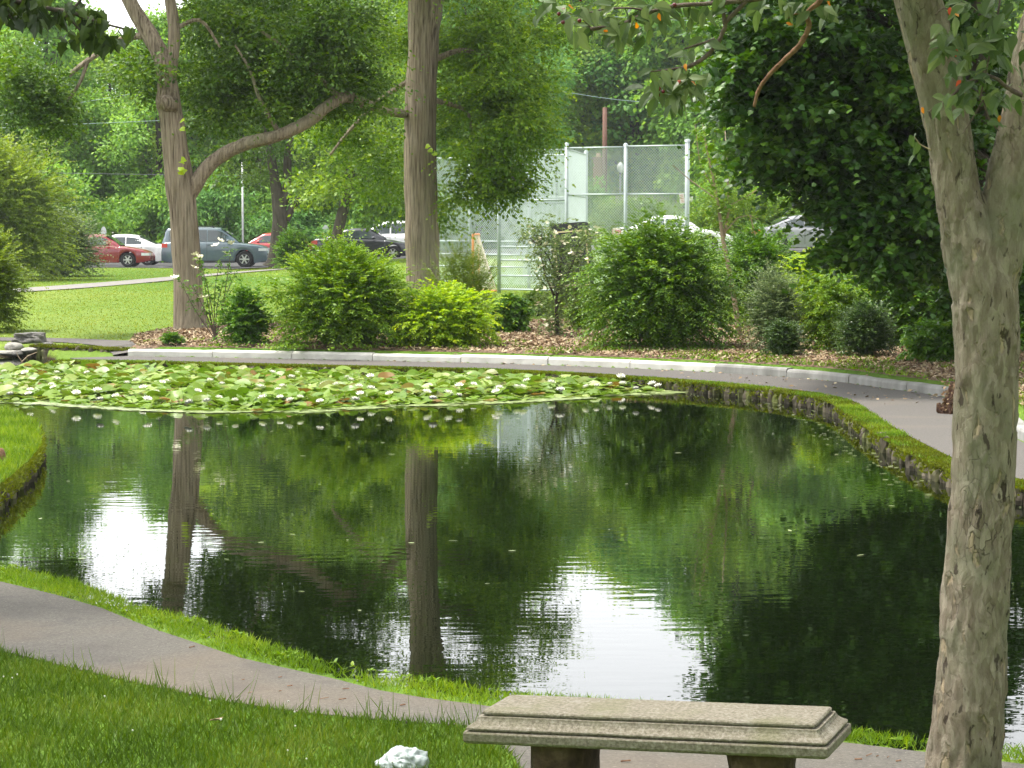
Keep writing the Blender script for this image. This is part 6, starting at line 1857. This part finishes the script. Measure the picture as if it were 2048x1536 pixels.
for i in range(6):
    wx = -w_ / 2 + 1.0 + i * 1.6
    mb = MB(); mb.box((wx, -.02, zt - 1.15), (1.0, .08, .85)); wi = mb.build('window', M['white_metal'], ro)
    mb = MB(); mb.box((wx, -.065, zt - 1.15), (.86, .03, .7)); mb.build('pane', M['glass'], wi)
shrub('hedge', 'pale green hedge seen through the right fence panel', 1280, 470, 190, 418, M['leaf_bright'], leaf=.16, nsh=700, nl=9, droop=.2, Y=112, depth=.4, cat_='hedge', upright=1.0)
shrub('hedge', 'bright hedge between the ball fence and the grey sedan', 1490, 470, 250, 405, M['leaf_bright'], leaf=.16, nsh=800, nl=9, droop=.2, Y=110, depth=.4, cat_='hedge', upright=1.0)
# ================================================================== trees beyond the cars
def crown_mesh(name, seed, H, Rr, low, mat, nclump=130, per=230, leaf=.26, clr=1.15, shape=0):
    random.seed(seed)
    cl = []
    while len(cl) < nclump:
        t = random.random()
        zz = low + (H - low) * t
        prof_ = (math.sin(math.pi * min(1, .16 + t * .86)) ** .75) if shape == 0 else (1 - t) ** .55 * .95 + .08
        a = random.random() * 6.283
        q = Rr * prof_ * (random.random() ** .35)
        q *= 1 + .25 * math.sin(3 * a + seed) * math.sin(5 * t + seed)
        r_ = clr * random.uniform(.65, 1.3)
        cl.append((q * math.cos(a), q * math.sin(a), zz, r_, r_, r_ * .68))
    pos, al, nor, sz, tn = clump_leaves(cl, per, leaf, droop=.35)
    pos[:, 2] = np.maximum(pos[:, 2], .15)
    me = scatter_mesh(name, pos, al, nor, sz, QUAD_LEAF, tn, sz * 1.2)
    me.materials.append(mat)
    return me, cl
def trunk_mesh(H, Rr, cl, seed):
    random.seed(seed)
    mb = MB()
    mb.tube([(0, 0, -.3), (.03, 0, H * .12), (-.05, .05, H * .35), (.05, 0, H * .6), (0, 0, H * .85)], [.36, .28, .23, .15, .05], n=10, wob=.1)
    for c in random.sample(cl, 16):
        z0 = c[2] * .62
        mb.tube([(0, 0, z0), (c[0] * .5, c[1] * .5, z0 + (c[2] - z0) * .6), (c[0], c[1], c[2])], [.1, .06, .02], n=5)
    me = mb.mesh('trunk'); me.materials.append(M['bark_dark'])
    return me
TREES = []
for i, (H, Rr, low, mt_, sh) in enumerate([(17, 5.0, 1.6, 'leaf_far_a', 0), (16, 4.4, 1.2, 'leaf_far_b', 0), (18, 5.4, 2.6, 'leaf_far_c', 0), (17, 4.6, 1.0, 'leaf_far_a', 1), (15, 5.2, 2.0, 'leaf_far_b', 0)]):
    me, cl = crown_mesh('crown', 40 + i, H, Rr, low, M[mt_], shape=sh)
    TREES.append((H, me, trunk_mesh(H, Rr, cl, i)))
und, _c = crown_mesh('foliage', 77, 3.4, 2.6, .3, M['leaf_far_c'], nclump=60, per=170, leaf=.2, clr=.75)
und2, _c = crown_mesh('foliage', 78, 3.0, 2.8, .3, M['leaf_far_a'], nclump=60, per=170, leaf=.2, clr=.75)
random.seed(99)
desc = ['broad mid green', 'pale yellow green', 'deep green spreading', 'cone shaped green', 'rounded light green']
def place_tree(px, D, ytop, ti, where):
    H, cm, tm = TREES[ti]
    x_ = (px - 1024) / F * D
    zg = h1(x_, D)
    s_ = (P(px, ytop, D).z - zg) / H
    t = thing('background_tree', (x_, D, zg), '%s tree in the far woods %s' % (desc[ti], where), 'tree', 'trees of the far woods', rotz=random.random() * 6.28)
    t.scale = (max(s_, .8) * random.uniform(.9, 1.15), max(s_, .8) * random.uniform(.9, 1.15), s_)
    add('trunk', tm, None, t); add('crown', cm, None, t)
spots = [(-150, 126, -60, 1, 'far left, mostly out of the picture'), (-20, 133, -70, 0, 'at the left edge behind the tall shrub'), (100, 128, -60, 3, 'left of the open sky gap'), (225, 134, 75, 4, 'under the open sky gap at the left'), (320, 127, 40, 0, 'directly behind the left trunk'), (430, 133, 10, 2, 'behind the suv'),
         (530, 128, -90, 1, 'behind the white pole'), (640, 135, -120, 2, 'behind the basketball hoop'), (745, 128, -130, 0, 'behind the mushroom lamp'), (850, 134, -120, 3, 'behind the tall straight trunk'), (955, 129, -140, 2, 'behind the left fence panel'), (1060, 150, -140, 0, 'behind the close woven screen'),
         (1165, 158, -95, 4, 'behind the brick chimney'), (1270, 152, -140, 1, 'behind the grey roofed house'), (1385, 149, -190, 2, 'behind the right fence post'), (1480, 144, -330, 0, 'behind the leaning sapling'), (1590, 146, -360, 1, 'behind the grey sedan'), (1710, 142, -360, 3, 'behind the maple'), (1830, 146, -300, 2, 'behind the forked trunk'), (1950, 143, -150, 0, 'behind the fork of the near trunk'), (2090, 145, -150, 4, 'at the right edge'),
         (50, 152, -40, 2, 'in the second row at the left edge'), (170, 156, 40, 0, 'second row, left of the sky gap'), (380, 154, 30, 1, 'in the second row behind the trunk'), (590, 155, -80, 3, 'in the second row behind the hoop'), (800, 156, -110, 4, 'in the second row behind the minivan'), (1000, 165, -100, 1, 'in the second row behind the orange goal'), (1220, 172, -110, 2, 'in the second row behind the utility pole'), (1540, 168, -260, 3, 'in the second row behind the sapling'), (1650, 165, -140, 0, 'in the second row behind the maple'), (1900, 165, -140, 1, 'in the second row at the far right'),
         (275, 152, 95, 2, 'second row, right of the sky gap'), (480, 152, -40, 4, 'in the second row behind the red car'), (700, 150, -110, 0, 'in the second row above the black sedan'), (1120, 180, -40, 0, 'deepest, seen through the gap above the chimney'), (1330, 180, -100, 4, 'deepest, above the grey roofed house')]
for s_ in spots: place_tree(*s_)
ud = [(-60, 122), (90, 121), (230, 124), (330, 122), (440, 121), (560, 124), (610, 122), (700, 126), (780, 123), (870, 126), (960, 130), (1030, 132), (1085, 137), (1455, 128), (1560, 124), (1700, 122), (1850, 124), (2000, 123)]
place_names = ['far left of the woods edge', 'behind the glossy shrub', 'behind the white sedan', 'behind the left trunk foot', 'behind the suv roof', 'behind the bright red car', 'behind the round far shrub', 'behind the black sedan', 'behind the minivan', 'behind the tall straight trunk', 'behind the orange goal', 'behind the left fence post', 'left of the house', 'right of the house', 'behind the silver car', 'behind the maple', 'behind the forked trunk', 'at the right edge of the woods']
for (px, D), wh in zip(ud, place_names):
    x_ = (px - 1024) / F * D
    t = thing('understory_bush', (x_, D, h1(x_, D)), 'leafy bush at the edge of the woods %s' % wh, 'bush', 'bushes at the edge of the woods', rotz=random.random() * 6.28)
    k = random.uniform(.8, 1.25); t.scale = (k, k, k * random.uniform(.8, 1.3))
    add('foliage', random.choice((und, und2)), None, t)

# unseen trees added behind and beside the camera to block low sky light
for i, (x_, y_, k) in enumerate([(-16, -14, 1.0), (-7, -19, .95), (3, -17, 1.05), (12, -15, .95), (21, -9, 1.0), (-24, -4, 1.0), (-23, 12, .85), (-27, 30, .9), (20, 6, .9), (17, 20, .9), (24, 36, 1.0), (28, 56, 1.0)]):
    H, cm, tm = TREES[i % 5]
    t = thing('sky_blocker_tree', (x_, y_, h1(x_, y_)), '%s unseen added tree %s' % (desc[i % 5], ['behind the viewer at the left', 'behind the viewer', 'directly behind the viewer', 'behind the viewer at the right', 'right of the viewer', 'left of the viewer', 'beyond the left edge by the near path', 'beyond the left edge by the pond', 'beyond the right edge by the bench', 'beyond the right edge by the pond', 'beyond the right edge behind the maple', 'beyond the right edge by the parking lot'][i]), 'tree', 'unseen trees added to block low sky light', rotz=i * 1.3)
    t.scale = (k, k, k)
    add('trunk', tm, None, t); add('crown', cm, None, t)

# two dark trunks standing just before the cars
Yt = 101.0
base = P(552, 528, Yt); base.z = h1(base.x, base.y)
tt = thing('dark_tree', base, 'dark forked tree right of the blue grey suv', 'tree')
mb = MB()
limb(mb, [(548, 536, 24), (552, 520, 17), (556, 480, 15), (560, 440, 15), (556, 400, 13), (548, 350, 10), (538, 290, 8), (520, 200, 6)], Yt, base, n=12)
limb(mb, [(562, 420, 10), (575, 370, 9), (575, 320, 8), (585, 240, 6)], Yt, base, n=8)
limb(mb, [(572, 440, 8), (588, 410, 7), (610, 380, 5)], Yt, base, n=8)
mb.build('trunk', M['bark_dark'], tt, smooth=True)
cl = clumps_from([(500, 360, 70, 25, 5, 99, 104), (610, 330, 70, 40, 10, 101.5, 104), (500, 250, 90, 60, 14, 99, 105), (600, 220, 90, 60, 14, 99, 105), (560, 100, 160, 80, 26, 99, 106), (560, -40, 180, 80, 20, 98, 107), (640, 395, 50, 20, 5, 101.5, 103)], .95, flat=.4)
foliage('crown', clump_leaves(cl, 200, .2), QUAD_LEAF, M['leaf_mid'], tt, 1.1)
base = P(668, 505, 96); base.z = h1(base.x, base.y)
tt = thing('dark_tree', base, 'dark leaning tree in front of the black sedan', 'tree')
mb = MB()
limb(mb, [(662, 520, 12), (672, 480, 11), (684, 430, 11), (694, 390, 11), (700, 345, 11), (704, 320, 9)], 96, base, n=10)
limb(mb, [(690, 400, 6), (720, 360, 5), (760, 320, 3)], 96, base, n=6)
mb.build('trunk', M['bark_dark'], tt, smooth=True)
mb = MB(); mb.tube([P(700, 325, 95.8) - base, P(712, 318, 95.6) - base], [.22, .16], n=10, wob=.2); mb.build('sawn_end', M['pale_twig'], tt)
cl = clumps_from([(720, 350, 70, 40, 12, 94.5, 98), (760, 300, 60, 60, 14, 94.5, 98), (680, 280, 70, 50, 12, 95, 99), (780, 410, 30, 40, 7, 94.5, 97), (640, 370, 40, 30, 6, 95, 98), (720, 180, 100, 70, 18, 94, 100), (720, 60, 120, 70, 16, 94, 100)], .85, flat=.5)
foliage('crown', clump_leaves(cl, 200, .19), QUAD_LEAF, M['leaf_center'], tt, 1.1)

# ================================================================== summer haze
mb = MB(); mb.box((0, 700, 15), (1300, 1700, 36))
hz = mb.mesh('haze')
m, nt, out = _mat('haze_air')
pv = N(nt, 'ShaderNodeVolumePrincipled')
pv.inputs['Color'].default_value = (.92, .96, 1.0, 1)
pv.inputs['Density'].default_value = 0.0002
pv.inputs['Anisotropy'].default_value = 0.2
nt.links.new(pv.outputs[0], out.inputs['Volume'])
hz.materials.append(m)
tag(add('haze', hz), 'thin summer haze filling the air', 'haze', kind='stuff')
